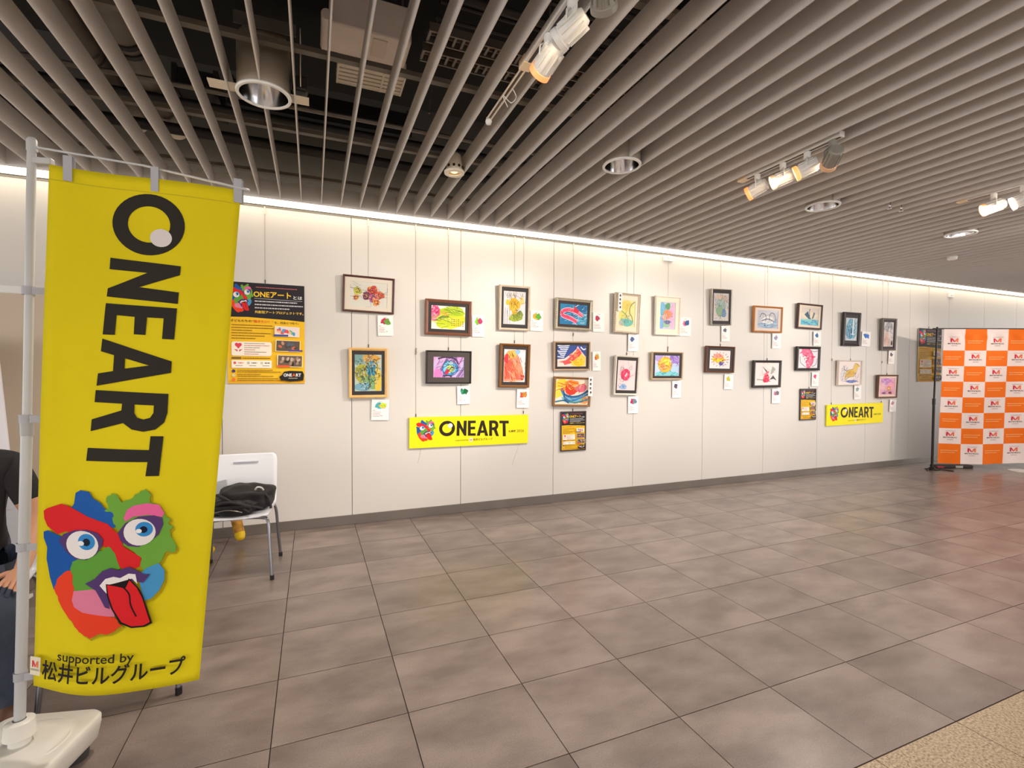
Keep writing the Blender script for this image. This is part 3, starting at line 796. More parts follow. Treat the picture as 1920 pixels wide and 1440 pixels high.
for z_, ln in ((1.684, 0.065), (1.248, 0.045), (0.812, 0.03), (0.372, 0.03)):
    k = (z_ - pb.z) / (pt.z - pb.z); px = pb + (pt - pb) * k
    m_ = MB()
    m_.lathe([(0.0185, -0.014), (0.0185, 0.014), (0.0165, 0.014), (0.0165, -0.014)], 16, c=tuple(px), closed=True)
    m_.box(px.x + 0.015, px.x + 0.015 + ln, px.y - 0.016, px.y - 0.014, px.z - 0.013, px.z + 0.011)
    m_.v = [tuple(Vector(v) - FT[3]) for v in m_.v]
    m_.build('pole_loop', M_TAB, flag, smooth=False)
# water tank
M_TANK = mat('tank_plastic', (232, 228, 218), 0.3, spec=0.5)
def rr(hx, r_, n=6):
    o = []
    for q, (sx, sy) in enumerate(((1, 1), (-1, 1), (-1, -1), (1, -1))):
        for i in range(n + 1):
            t = PI / 2 * q + PI / 2 * i / n
            o.append((sx * (hx - r_) + r_ * math.cos(t), sy * (hx - r_) + r_ * math.sin(t)))
    return o
tank = MB(); levels = [(a_ * .84, b_ * .84, c_ * 1.06) for a_, b_, c_ in [(0.170, 0.03, 0.035), (0.185, 0.035, 0.05), (0.196, 0.045, 0.10), (0.198, 0.05, 0.122), (0.190, 0.05, 0.132), (0.150, 0.07, 0.126), (0.135, 0.08, 0.135), (0.09, 0.08, 0.137)]]
rings = [[(x, y, z) for x, y in rr(hx, r_)] for hx, r_, z in levels]
n_ = len(rings[0])
tank.add([p for rg_ in rings for p in rg_], [(i * n_ + k, i * n_ + (k + 1) % n_, (i + 1) * n_ + (k + 1) % n_, (i + 1) * n_ + k) for i in range(len(rings) - 1) for k in range(n_)] + [tuple(range(n_ - 1, -1, -1)), tuple(range((len(rings) - 1) * n_, len(rings) * n_))])
tk = tank.build('water_tank', M_TANK, banner, smooth=True); tk.rotation_euler = (0, 0, R(-14))
for a in range(4):
    c_ = (0.14 * math.cos(PI / 4 + a * PI / 2 - R(14)), 0.14 * math.sin(PI / 4 + a * PI / 2 - R(14)))
    MB().lathe([(0.0, 0.0), (0.04, 0.0), (0.045, 0.045), (0.0, 0.05)], 18, c=(c_[0], c_[1], 0)).build('foot', mat('tank_foot', (60, 58, 58), 0.6), banner, auto=True)
MB().lathe([(0.034, 0.13), (0.030, 0.14), (0.028, 0.195), (0.024, 0.195)], 24).build('socket', M_TANK, banner, auto=True)
MB().lathe([(0.042, 0.17), (0.044, 0.172), (0.040, 0.222), (0.034, 0.226), (0.018, 0.226)], 24).build('screw_collar', M_TANK, banner, auto=True)
MB().lathe([(0.0, 0.144), (0.007, 0.143), (0.009, 0.137)], 12, c=(0.055, -0.03, 0)).build('filler_plug', mat('plug_grey', (196, 190, 180), 0.5), banner, smooth=True)
MB().lathe([(0.125, 0.134), (0.128, 0.139), (0.134, 0.139), (0.137, 0.134)], 40).build('moulded_ring', M_TANK, banner, smooth=True)

# ------------------------------------------------------------------ artworks
class Art:
    def __init__(s, w, h, seed, bgc):
        s.c = Canvas(step=3e-5, z0=0.0004); s.w = w; s.h = h; s.r = random.Random(seed)
        s.c.rect(-w / 2, -h / 2, w / 2, h / 2, bgc)
    def P(s, x, y):
        x = min(max(x, 0.01), 0.99); y = min(max(y, 0.01), 0.99)
        return ((x - 0.5) * s.w, (y - 0.5) * s.h)
    def blob(s, cx, cy, rx, ry, col, jag=0.15, n=18, rot=0):
        pts = []
        c_, s_ = math.cos(R(rot)), math.sin(R(rot)); ph = s.r.uniform(0, 6)
        for i in range(n):
            t = 2 * PI * i / n; k = 1 + jag * (math.sin(3 * t + ph) * 0.6 + s.r.uniform(-1, 1) * 0.6)
            a, b = rx * math.cos(t) * k, ry * math.sin(t) * k
            pts.append(s.P(cx + a * c_ - b * s_, cy + a * s_ + b * c_))
        s.c.poly(pts, col)
    def poly(s, pts, col): s.c.poly([s.P(*p) for p in pts], col)
    def line(s, pts, col, w=0.012, n=6): s.c.stroke([s.P(*p) for p in bez(pts, n)], w * s.w, col)
    def scrib(s, cx, cy, rx, ry, cols, n, w=0.012, ang=None, ln=0.5):
        for i in range(n):
            t = s.r.uniform(0, 2 * PI); k = math.sqrt(s.r.random())
            x, y = cx + rx * k * math.cos(t), cy + ry * k * math.sin(t)
            a = s.r.uniform(0, 2 * PI) if ang is None else R(ang) + s.r.uniform(-0.35, 0.35)
            l = ln * min(rx, ry) * s.r.uniform(0.5, 1.2)
            b = a + s.r.uniform(-0.9, 0.9)
            s.line([(x, y), (x + l * math.cos(a), y + l * math.sin(a)), (x + l * math.cos(a) + l * math.cos(b), y + l * math.sin(a) + l * math.sin(b))], s.r.choice(cols), w, 4)
    def ringl(s, cx, cy, rx, ry, col, w=0.012):
        s.c.stroke([s.P(cx + rx * math.cos(2 * PI * i / 20), cy + ry * math.sin(2 * PI * i / 20)) for i in range(20)], w * s.w, col, True)

BK = (34, 30, 34)
def a1(a):
    a.c.rect(-a.w * .42, -a.h * .40, a.w * .42, a.h * .40, (214, 212, 202))
    for cx, cy, r_, col in ((.20, .62, .13, (196, 200, 70)), (.17, .36, .09, (226, 150, 90)), (.45, .45, .14, (120, 62, 92)), (.60, .68, .17, (198, 70, 60)), (.62, .36, .15, (176, 90, 140)), (.80, .50, .13, (214, 96, 62)), (.70, .22, .12, (228, 140, 70))):
        a.blob(cx, cy, r_ * .8, r_ * 1.15, col, .2)
        a.scrib(cx, cy, r_ * .6, r_ * .8, [(250, 214, 90), (130, 40, 60), (90, 30, 60), (244, 190, 100)], 14, .012)
        a.ringl(cx, cy, r_ * .4, r_ * .55, (110, 40, 60), .012)
    a.scrib(.22, .6, .1, .2, [(120, 140, 40), (230, 226, 90)], 10, .012); a.scrib(.5, .5, .42, .4, [(150, 150, 130), (90, 70, 90)], 18, .006)
def a2(a):
    a.blob(.25, .85, .3, .2, (120, 160, 160)); a.blob(.6, .88, .3, .15, (214, 160, 70)); a.blob(.3, .5, .3, .25, (170, 170, 60)); a.blob(.65, .62, .25, .2, (70, 150, 180)); a.blob(.6, .25, .4, .2, (130, 170, 110)); a.blob(.85, .3, .12, .4, (226, 196, 70)); a.blob(.3, .12, .3, .12, (120, 170, 190))
    a.scrib(.5, .5, .46, .46, [(20, 46, 60), (24, 56, 40), (30, 90, 120), (60, 56, 24), (226, 196, 80), (210, 232, 236), (20, 30, 40)], 150, .013, ln=.2)
def a3(a):
    a.blob(.5, .5, .45, .42, (226, 226, 60)); a.blob(.72, .55, .28, .42, (208, 216, 40)); a.blob(.62, .78, .38, .2, (176, 206, 30)); a.blob(.12, .75, .14, .26, (232, 80, 140)); a.blob(.08, .5, .08, .2, (236, 120, 160)); a.blob(.36, .26, .22, .22, (198, 214, 20))
    a.poly([(.12, .40), (.3, .58), (.52, .6), (.5, .5), (.3, .46), (.14, .34)], (110, 140, 40))
    for i in range(7): a.line([(.24 + i * .045, .58), (.25 + i * .045, .7), (.24 + i * .045, .76)], (236, 140, 60), .02)
    a.scrib(.7, .75, .25, .18, [(90, 120, 20), (150, 180, 20), (240, 240, 120), (60, 80, 30)], 34, .010, 160, .6); a.scrib(.45, .35, .35, .28, [(150, 176, 20), (236, 240, 130), (120, 130, 40)], 24, .012, 170, .4)
    for i in range(22): a.blob(.6 + (i % 6) * .065, .18 + (i // 6) * .085, .016, .02, (120, 60, 40) if i % 2 else (180, 110, 40), .3, 8)
    a.scrib(.12, .78, .1, .2, [(250, 190, 210), (190, 30, 90)], 16, .014)
def a4(a):
    for i in range(34): a.line([(i * .05 - .4, .02), (i * .05 - .2, .45), (i * .05 + .0, .98)][::-1], a.r.choice([(206, 150, 220), (176, 130, 210), (230, 160, 210), (120, 90, 160), (190, 190, 240), (90, 60, 120)]), .03)
    a.line([(.15, .9), (.4, .98), (.7, .9), (.8, .65)], (70, 50, 80), .05); a.blob(.15, .2, .13, .2, (226, 130, 200))
    a.blob(.54, .45, .25, .36, (60, 150, 210)); a.blob(.52, .48, .2, .3, (130, 206, 236)); a.blob(.56, .42, .13, .18, (206, 222, 110)); a.poly([(.34, .18), (.44, .42), (.54, .34), (.44, .12)], (214, 40, 66)); a.poly([(.56, .84), (.5, .66), (.66, .66)], (200, 232, 240))
    a.scrib(.55, .45, .2, .3, [(24, 70, 110), (30, 120, 60), (30, 30, 60)], 20, .014, ln=.4); a.ringl(.54, .45, .25, .36, (30, 90, 150), .02)
    a.scrib(.5, .5, .48, .46, [(60, 40, 100), (90, 60, 130)], 26, .012, 50, .3); a.line([(.32, .08), (.5, .1), (.6, .04)], (30, 20, 40), .03)
def a5(a):
    for x in (.15, .3, .5, .8): a.line([(x - .06, .96), (x, .84), (x + .06, .95), (x + .02, .78), (x + .1, .88)], BK, .01)
    a.blob(.48, .6, .24, .2, (232, 180, 40)); a.blob(.2, .66, .1, .08, (236, 196, 60)); a.blob(.5, .38, .12, .2, (226, 184, 50)); a.blob(.55, .2, .3, .11, (150, 170, 50)); a.blob(.75, .32, .14, .1, (130, 150, 60)); a.blob(.82, .72, .1, .12, (232, 206, 120))
    a.scrib(.48, .55, .25, .3, [(150, 110, 20), (250, 224, 110), (90, 70, 20)], 26, .012, ln=.4); a.scrib(.55, .22, .3, .12, [(70, 90, 30), (190, 200, 70)], 22, .014)
    a.scrib(.5, .6, .45, .38, [BK], 20, .008, ln=.3)
    for x in (.08, .18, .28): a.line([(x, .02), (x, .3), (x + .02, .5)], BK, .008)
def a6(a):
    a.poly([(.02, .02), (.02, .8), (.2, .95), (.5, .98), (.7, .75), (.9, .35), (.92, .05)], (240, 150, 120)); a.poly([(.05, .1), (.05, .55), (.3, .7), (.7, .3), (.85, .08)], (236, 96, 74)); a.blob(.38, .84, .2, .12, (236, 190, 80)); a.blob(.62, .92, .12, .08, (150, 190, 224)); a.blob(.12, .7, .1, .14, (216, 50, 60)); a.blob(.85, .85, .12, .12, (244, 240, 240)); a.blob(.86, .15, .1, .08, (190, 40, 50))
    a.scrib(.4, .35, .4, .35, [(214, 50, 40), (250, 190, 160), (244, 150, 90)], 46, .016, -50, .6); a.scrib(.5, .68, .28, .16, [(150, 80, 30), (236, 180, 80), (180, 60, 40)], 26, .012, ln=.5); a.scrib(.85, .6, .12, .35, [(120, 90, 140), (160, 80, 80)], 16, .008, ln=.5)
def a7(a):
    a.blob(.3, .2, .3, .2, (22, 120, 176)); a.blob(.8, .3, .2, .3, (70, 160, 196)); a.blob(.7, .8, .3, .18, (30, 106, 160)); a.scrib(.5, .5, .48, .46, [(120, 190, 214), (16, 90, 140), (200, 226, 232)], 44, .016, 20, .25)
    for w, col in ((.14, (246, 190, 206)), (.095, (232, 76, 116))):
        a.line([(.62, .14), (.4, .3), (.12, .42), (.1, .62), (.3, .72), (.5, .68), (.62, .62), (.82, .46)], col, w, 8)
    a.poly([(.5, .7), (.52, .94), (.6, .8), (.7, .7), (.66, .58), (.52, .6)], (214, 40, 70)); a.line([(.66, .6), (.8, .5), (.86, .44)], (246, 150, 170), .03)
    a.scrib(.3, .55, .22, .2, [(180, 40, 70), (250, 170, 180)], 16, .014)
def a8(a):
    a.poly([(0, .35), (0, 1), (1, 1), (1, .45), (.72, .9), (.5, .62), (.25, .38)], (50, 76, 150))
    for i in range(7): a.line([(.0 + .05 * (i % 3), .98 - i * .085), (.2, .95 - i * .085), (.42 - .03 * i, .98 - i * .085)], (226, 232, 244), .03)
    a.line([(.8, .92), (.9, .8), (.98, .84)], (226, 232, 244), .04)
    a.poly([(.02, .22), (.3, .3), (.6, .62), (.7, .88), (.78, .76), (.84, .6), (.7, .45), (.45, .15), (.25, .08), (.2, .2)], (236, 84, 84)); a.poly([(.45, .15), (.7, .45), (.84, .6), (.98, .42), (.95, .05), (.55, .02)], (244, 206, 90)); a.blob(.74, .18, .18, .16, (246, 196, 20)); a.poly([(.66, .86), (.7, .96), (.78, .8)], (232, 190, 226))
    a.scrib(.55, .45, .22, .2, [(250, 160, 90), (214, 50, 70)], 18, .02, 45, .5); a.scrib(.75, .25, .2, .2, [(250, 220, 60), (240, 170, 40)], 14, .02)
def a9(a):
    a.blob(.22, .75, .24, .22, (246, 206, 60)); a.blob(.5, .8, .2, .16, (240, 140, 50)); a.blob(.48, .58, .2, .2, (220, 60, 40)); a.blob(.75, .66, .2, .16, (222, 110, 130)); a.blob(.1, .4, .12, .2, (226, 216, 80)); a.blob(.85, .18, .14, .14, (226, 150, 80)); a.blob(.15, .18, .12, .12, (240, 226, 222)); a.blob(.5, .2, .3, .14, (120, 180, 216))
    a.line([(.16, .62), (.28, .4), (.5, .3), (.75, .36), (.98, .55)], (48, 100, 150), .06); a.line([(.2, .5), (.32, .24), (.5, .14), (.8, .3), (.98, .42)], (60, 130, 190), .045); a.line([(.02, .1), (.3, .16), (.6, .08), (.98, .2)], (50, 120, 140), .04); a.line([(.18, .66), (.26, .5), (.3, .2), (.42, .05)], (40, 70, 120), .03)
    a.scrib(.45, .72, .35, .22, [(200, 120, 30), (220, 40, 30), (250, 226, 120)], 30, .014, ln=.5); a.scrib(.6, .2, .35, .16, [(40, 90, 140), (140, 190, 110)], 20, .012, ln=.5)
def a10(a):
    a.blob(.45, .75, .4, .22, (240, 214, 110)); a.blob(.3, .4, .25, .25, (236, 226, 120)); a.blob(.75, .5, .2, .3, (240, 226, 150)); a.blob(.55, .16, .34, .15, (110, 190, 180)); a.blob(.2, .15, .16, .13, (190, 190, 180))
    a.line([(.95, .95), (.72, .8), (.66, .55), (.8, .4), (.9, .2)], (120, 140, 110), .05); a.line([(.1, .62), (.35, .5), (.5, .4), (.6, .15)], (110, 150, 130), .04); a.scrib(.5, .2, .4, .16, [(40, 140, 140), (150, 206, 190)], 26, .02, ln=.6); a.scrib(.4, .6, .36, .3, [(190, 160, 60), (140, 140, 100)], 26, .01, ln=.4)
def a11(a):
    a.blob(.45, .52, .25, .2, (228, 60, 104), .06); a.scrib(.45, .52, .18, .15, [(246, 150, 170), (190, 20, 70)], 16, .02); a.poly([(.4, .5), (.46, .44), (.54, .54), (.5, .6), (.46, .52)], (248, 224, 226))
    a.blob(.35, .12, .2, .09, (150, 186, 226)); a.scrib(.32, .14, .2, .09, [(60, 100, 160)], 12, .014)
    a.scrib(.5, .55, .4, .34, [(120, 80, 90), (160, 60, 90)], 20, .008, ln=.3); a.ringl(.25, .72, .06, .05, BK, .01); a.ringl(.72, .74, .06, .06, BK, .01)
def a12(a):
    a.blob(.2, .7, .18, .3, (120, 186, 220)); a.blob(.15, .25, .16, .24, (130, 176, 220)); a.blob(.78, .5, .2, .46, (244, 186, 212)); a.blob(.5, .84, .16, .13, (90, 160, 110)); a.blob(.45, .2, .2, .14, (150, 196, 160)); a.blob(.5, .55, .3, .18, (240, 150, 110)); a.blob(.3, .45, .14, .12, (244, 200, 180)); a.ringl(.3, .45, .12, .1, (190, 90, 60), .02); a.ringl(.3, .45, .06, .05, (120, 80, 60), .015)
    a.blob(.5, .27, .22, .07, (60, 110, 170)); a.blob(.78, .48, .03, .03, (90, 60, 90)); a.scrib(.35, .5, .3, .4, [(60, 120, 170), (90, 160, 120), (226, 110, 80)], 36, .014, ln=.3); a.scrib(.78, .5, .18, .42, [(240, 150, 190), (214, 170, 226)], 22, .016, ln=.4)
def a13(a):
    a.blob(.8, .8, .22, .24, (160, 130, 206)); a.blob(.2, .85, .2, .16, (176, 160, 220)); a.blob(.5, .12, .5, .16, (130, 206, 214)); a.blob(.8, .4, .2, .2, (176, 206, 236)); a.blob(.12, .4, .12, .2, (190, 214, 240))
    a.blob(.42, .55, .28, .37, (240, 190, 50), .06); a.blob(.36, .44, .16, .18, (240, 150, 90)); a.blob(.5, .68, .14, .14, (246, 220, 60)); a.ringl(.42, .55, .28, .37, (226, 140, 60), .02); a.scrib(.42, .55, .22, .3, [(200, 120, 40), (250, 236, 150), (140, 110, 40)], 26, .014, ln=.4)
    a.scrib(.8, .75, .2, .22, [(110, 80, 170), (200, 180, 240)], 20, .016, ln=.5); a.scrib(.5, .1, .46, .08, [(50, 150, 160)], 16, .014, ln=.8)
def a14(a):
    a.blob(.5, .6, .32, .28, (166, 186, 180)); a.blob(.65, .28, .2, .14, (110, 140, 176)); a.blob(.4, .35, .22, .2, (140, 170, 140)); a.blob(.4, .86, .25, .08, (214, 190, 170)); a.blob(.75, .8, .16, .12, (196, 176, 160))
    a.scrib(.5, .5, .42, .45, [(90, 120, 140), (120, 150, 120), (190, 150, 120), (70, 90, 130)], 60, .014, ln=.22)
def a15(a):
    a.blob(.45, .5, .3, .17, (246, 222, 40)); a.blob(.42, .68, .24, .14, (240, 170, 150)); a.blob(.56, .28, .1, .12, (110, 100, 180)); a.scrib(.45, .5, .3, .18, [(236, 150, 40), (200, 180, 20), (216, 60, 60)], 20, .02, ln=.5); a.scrib(.45, .7, .22, .1, [(226, 90, 90)], 10, .02)
    for i in range(16):
        t = 2 * PI * i / 16; a.line([(.5 + .34 * math.cos(t), .5 + .34 * math.sin(t)), (.5 + .44 * math.cos(t), .5 + .42 * math.sin(t))], a.r.choice([BK, (90, 60, 140), (180, 60, 60)]), .018, 2)
    a.scrib(.6, .25, .14, .14, [(60, 50, 140)], 10, .016)
def a16(a):
    a.blob(.5, .18, .46, .14, (130, 160, 190)); a.blob(.85, .4, .1, .3, (140, 160, 190)); a.blob(.5, .6, .4, .3, (196, 196, 198)); a.blob(.5, .45, .3, .22, (222, 222, 222))
    a.line([(.12, .6), (.2, .8), (.36, .78), (.42, .6), (.38, .4)], (90, 80, 100), .025); a.line([(.88, .5), (.82, .8), (.66, .86), (.58, .68), (.62, .45)], (90, 80, 100), .025); a.line([(.2, .4), (.45, .52), (.6, .5), (.8, .4)], (80, 80, 110), .03); a.scrib(.5, .2, .42, .12, [(50, 90, 140), (180, 200, 220)], 26, .02, 0, .8); a.scrib(.5, .5, .4, .3, [(120, 120, 130)], 18, .01, ln=.3)
def a17(a):
    a.poly([(.3, .84), (.46, .6), (.56, .5), (.5, .64)], (70, 66, 66)); a.poly([(.64, .5), (.72, .84), (.86, .7), (.7, .48)], (170, 170, 166)); a.blob(.48, .3, .13, .2, (226, 60, 96)); a.poly([(.42, .42), (.58, .56), (.6, .62), (.5, .6), (.4, .5)], (230, 100, 120)); a.poly([(.62, .24), (.76, .44), (.92, .2), (.78, .28)], (76, 70, 74)); a.line([(.1, .26), (.3, .24), (.42, .2)], (90, 80, 84), .018)
    a.scrib(.48, .3, .1, .18, [(180, 20, 60), (250, 170, 180)], 12, .02); a.scrib(.5, .6, .4, .34, [(190, 180, 176), (226, 170, 176)], 18, .008, ln=.3)
def a18(a):
    a.c.rect(-a.w / 2, -a.h / 2, a.w / 2, -a.h * .16, (96, 186, 206)); a.blob(.5, .55, .46, .2, (226, 214, 190)); a.blob(.5, .3, .46, .06, (150, 200, 196)); a.poly([(.2, .6), (.4, .8), (.5, .5), (.6, .34), (.45, .36), (.3, .5)], (60, 90, 120)); a.poly([(.62, .36), (.72, .78), (.8, .7), (.72, .4)], (110, 120, 120)); a.line([(.5, .5), (.48, .86), (.52, .92)], (70, 80, 90), .03)
    a.scrib(.5, .16, .45, .13, [(60, 150, 190), (130, 214, 220), (90, 130, 180)], 26, .03, 0, .9)
def a19(a):
    for w, col in ((.32, (226, 80, 124)), (.22, (236, 110, 146))):
        a.line([(.2, .8), (.4, .86), (.58, .66), (.62, .4), (.5, .2), (.42, .16)], col, w, 8)
    a.poly([(.04, .74), (.24, .94), (.3, .8)], (232, 100, 140)); a.poly([(.7, .66), (.9, .6), (.66, .44)], (226, 70, 116)); a.scrib(.5, .5, .2, .36, [(190, 30, 80), (250, 190, 206)], 24, .02, ln=.3)
    a.line([(.1, .6), (.14, .3), (.4, .06)], (60, 60, 70), .016); a.line([(.96, .5), (.9, .2), (.7, .08)], (70, 70, 80), .016); a.line([(.6, .92), (.8, .86), (.98, .9)], (90, 80, 90), .018)
def a20(a):
    a.blob(.5, .5, .44, .46, (110, 170, 196)); a.blob(.4, .3, .3, .22, (70, 140, 180)); a.blob(.7, .7, .2, .22, (140, 190, 206)); a.scrib(.5, .5, .44, .46, [(30, 80, 110), (60, 110, 140), (190, 220, 230), (30, 50, 70)], 66, .018, ln=.25)
    a.poly([(.58, .28), (.62, .99), (.7, .99), (.68, .28)], (236, 242, 246)); a.line([(.5, .3), (.64, .26), (.78, .3)], (220, 230, 240), .04)
def a21(a):
    a.blob(.28, .45, .2, .36, (222, 214, 214)); a.blob(.6, .12, .25, .06, (120, 130, 190)); a.poly([(.34, .5), (.42, .6), (.56, .62), (.66, .66), (.74, .88), (.86, .9), (.94, .76), (.84, .72), (.78, .5), (.66, .34), (.5, .3), (.38, .3), (.3, .2), (.3, .36)], (232, 196, 90)); a.blob(.56, .48, .16, .12, (222, 176, 70)); a.line([(.36, .6), (.26, .64), (.24, .8)], (90, 70, 70), .018)
    a.line([(.34, .5), (.44, .62), (.64, .66), (.74, .9), (.94, .78)], (90, 66, 40), .012); a.line([(.3, .2), (.5, .3), (.7, .36), (.8, .5), (.86, .72)], (120, 90, 40), .01)
    a.scrib(.28, .4, .2, .34, [(130, 120, 140), (90, 90, 110)], 34, .008, 60, .3); a.scrib(.8, .3, .14, .22, [(150, 120, 130)], 14, .008, 60, .4); a.scrib(.6, .12, .26, .06, [(70, 90, 170)], 12, .014, 0)
def a22(a):
    a.blob(.5, .78, .44, .2, (176, 176, 180)); a.blob(.4, .3, .36, .26, (236, 200, 190)); a.blob(.7, .5, .2, .3, (226, 222, 222)); a.scrib(.5, .78, .44, .2, [(60, 60, 66), (220, 220, 224)], 30, .02, ln=.5); a.scrib(.5, .35, .42, .34, [(120, 100, 104), (250, 236, 230), (190, 150, 140)], 36, .016, ln=.3); a.blob(.85, .15, .08, .1, (60, 54, 56))
def a23(a):
    a.blob(.45, .8, .4, .18, (206, 150, 206)); a.blob(.75, .6, .22, .22, (240, 170, 196)); a.blob(.2, .5, .18, .2, (240, 196, 206)); a.blob(.62, .38, .14, .14, (244, 190, 130)); a.ringl(.62, .38, .1, .1, (200, 110, 80), .03); a.blob(.7, .12, .1, .07, (120, 60, 60)); a.blob(.3, .1, .14, .06, (140, 90, 140))
    a.scrib(.45, .8, .4, .16, [(180, 110, 190), (230, 190, 226)], 26, .02, 10, .6); a.scrib(.5, .12, .42, .1, [(90, 50, 70), (190, 90, 110)], 18, .014, ln=.6)

# id: x, z, w, h, roll, bar width, bar colour, bar metal, mat colour, (mat x, mat y), paper colour, painter, frame name, label, ornate
ARTS = {
 1: (0.489, 2.153, 0.466, 0.336, -1.2, .018, (86, 48, 42), 0, (222, 212, 198), (.045, .035), (216, 214, 204), a1, 'dark red-brown framed flower painting in red and yellow, wide beige mat', 0),
 2: (0.487, 1.421, 0.349, 0.467, 0.2, .026, (232, 188, 120), 0, (48, 42, 44), (.026, .036), (190, 206, 190), a2, 'light wood framed teal and yellow swirl painting in a black mat', 0),
 3: (1.257, 1.973, 0.471, 0.350, -0.5, .030, (128, 84, 66), .2, (46, 40, 42), (.032, .030), (240, 236, 226), a3, 'copper brown framed lime green painting with a pink corner', 0),
 4: (1.262, 1.481, 0.462, 0.328, -0.1, .012, (40, 36, 38), 0, (74, 66, 64), (.062, .050), (214, 176, 220), a4, 'thin black framed purple painting with a blue globe and red tongue', 0),
 5: (1.970, 2.110, 0.347, 0.468, -0.1, .022, (226, 206, 184), 0, (44, 40, 42), (.026, .040), (226, 220, 224), a5, 'cream framed drawing of a yellow figure with black outlines', 0),
 6: (1.969, 1.503, 0.342, 0.459, -0.9, .026, (128, 84, 38), .35, (50, 40, 38), (.022, .032), (240, 232, 230), a6, 'bronze framed orange and red painting in a dark mat', 0),
 7: (2.678, 2.076, 0.459, 0.342, -0.9, .028, (214, 204, 182), .5, (48, 40, 42), (.030, .032), (44, 136, 186), a7, 'silver beaded frame around a pink dragon on blue', 1),
 8: (2.663, 1.618, 0.455, 0.319, 0.8, .016, (196, 168, 140), 0, (46, 38, 38), (.030, .026), (240, 214, 206), a8, 'tan framed red and yellow mountain under a blue sky', 0),
 9: (2.660, 1.221, 0.464, 0.327, -1.9, .022, (150, 108, 66), .3, None, (0, 0), (240, 222, 200), a9, 'bronze framed yellow, red and blue wave painting without a mat', 0),
 10: (3.378, 2.123, 0.343, 0.461, -1.2, .026, (226, 212, 190), .2, (240, 230, 206), (.034, .052), (240, 226, 160), a10, 'cream beaded frame around a yellow and teal painting', 1),
 11: (3.376, 1.405, 0.333, 0.460, -1.6, .020, (234, 226, 214), 0, (48, 42, 42), (.020, .036), (236, 216, 218), a11, 'white framed drawing of a round pink face', 0),
 12: (3.972, 2.125, 0.370, 0.465, 0.2, .018, (240, 234, 222), 0, (242, 228, 208), (.052, .052), (206, 200, 220), a12, 'white framed blue and pink fish painting with a cream mat', 0),
 13: (3.973, 1.523, 0.463, 0.333, 0.1, .014, (214, 190, 156), .1, (50, 44, 44), (.034, .030), (206, 200, 236), a13, 'thin gold framed yellow moon on lilac and blue', 0),
 14: (4.822, 2.277, 0.332, 0.455, 1.5, .012, (186, 180, 172), .6, (44, 38, 40), (.026, .042), (206, 200, 196), a14, 'slim silver framed pale grey-blue drawing in a black mat', 0),
 15: (4.807, 1.611, 0.471, 0.334, -0.5, .018, (104, 64, 42), 0, (58, 48, 48), (.046, .034), (240, 230, 230), a15, 'brown framed yellow and pink burst on white', 0),
 16: (5.638, 2.157, 0.523, 0.348, 0.5, .022, (184, 120, 62), .1, (220, 206, 196), (.052, .034), (184, 186, 198), a16, 'golden wood framed pair of grey swans', 0),
 17: (5.635, 1.430, 0.504, 0.363, 0.5, .030, (52, 48, 46), 0, None, (0, 0), (240, 228, 226), a17, 'black framed red hummingbird on white', 0),
 18: (6.441, 2.235, 0.482, 0.348, -0.7, .022, (82, 58, 54), 0, (228, 214, 196), (.042, .032), (214, 204, 194), a18, 'dark brown framed blue bird over a turquoise sea', 0),
 19: (6.425, 1.648, 0.465, 0.334, 0.5, .034, (46, 40, 40), 0, None, (0, 0), (232, 226, 232), a19, 'black framed pink koi fish on white', 0),
 20: (7.324, 2.091, 0.370, 0.490, 0.2, .034, (48, 40, 42), 0, (50, 42, 44), (.022, .046), (196, 206, 214), a20, 'black framed blue painting with an upright white sword', 0),
 21: (7.305, 1.453, 0.523, 0.364, 0.4, .014, (236, 222, 212), 0, None, (0, 0), (236, 224, 220), a21, 'white framed drawing of a yellow horse', 0),
 22: (8.193, 2.045, 0.343, 0.489, 1.1, .028, (110, 102, 98), .2, (56, 48, 52), (.026, .030), (226, 214, 210), a22, 'grey framed tall drawing in grey and pale pink', 0),
 23: (8.184, 1.247, 0.471, 0.357, 0.1, .022, (116, 82, 64), 0, (240, 212, 200), (.036, .030), (232, 176, 200), a23, 'brown framed pink painting with an orange flower', 0)}
M_MATBOARD = {}
TILT = R(2.4)
ART_TOP = {}
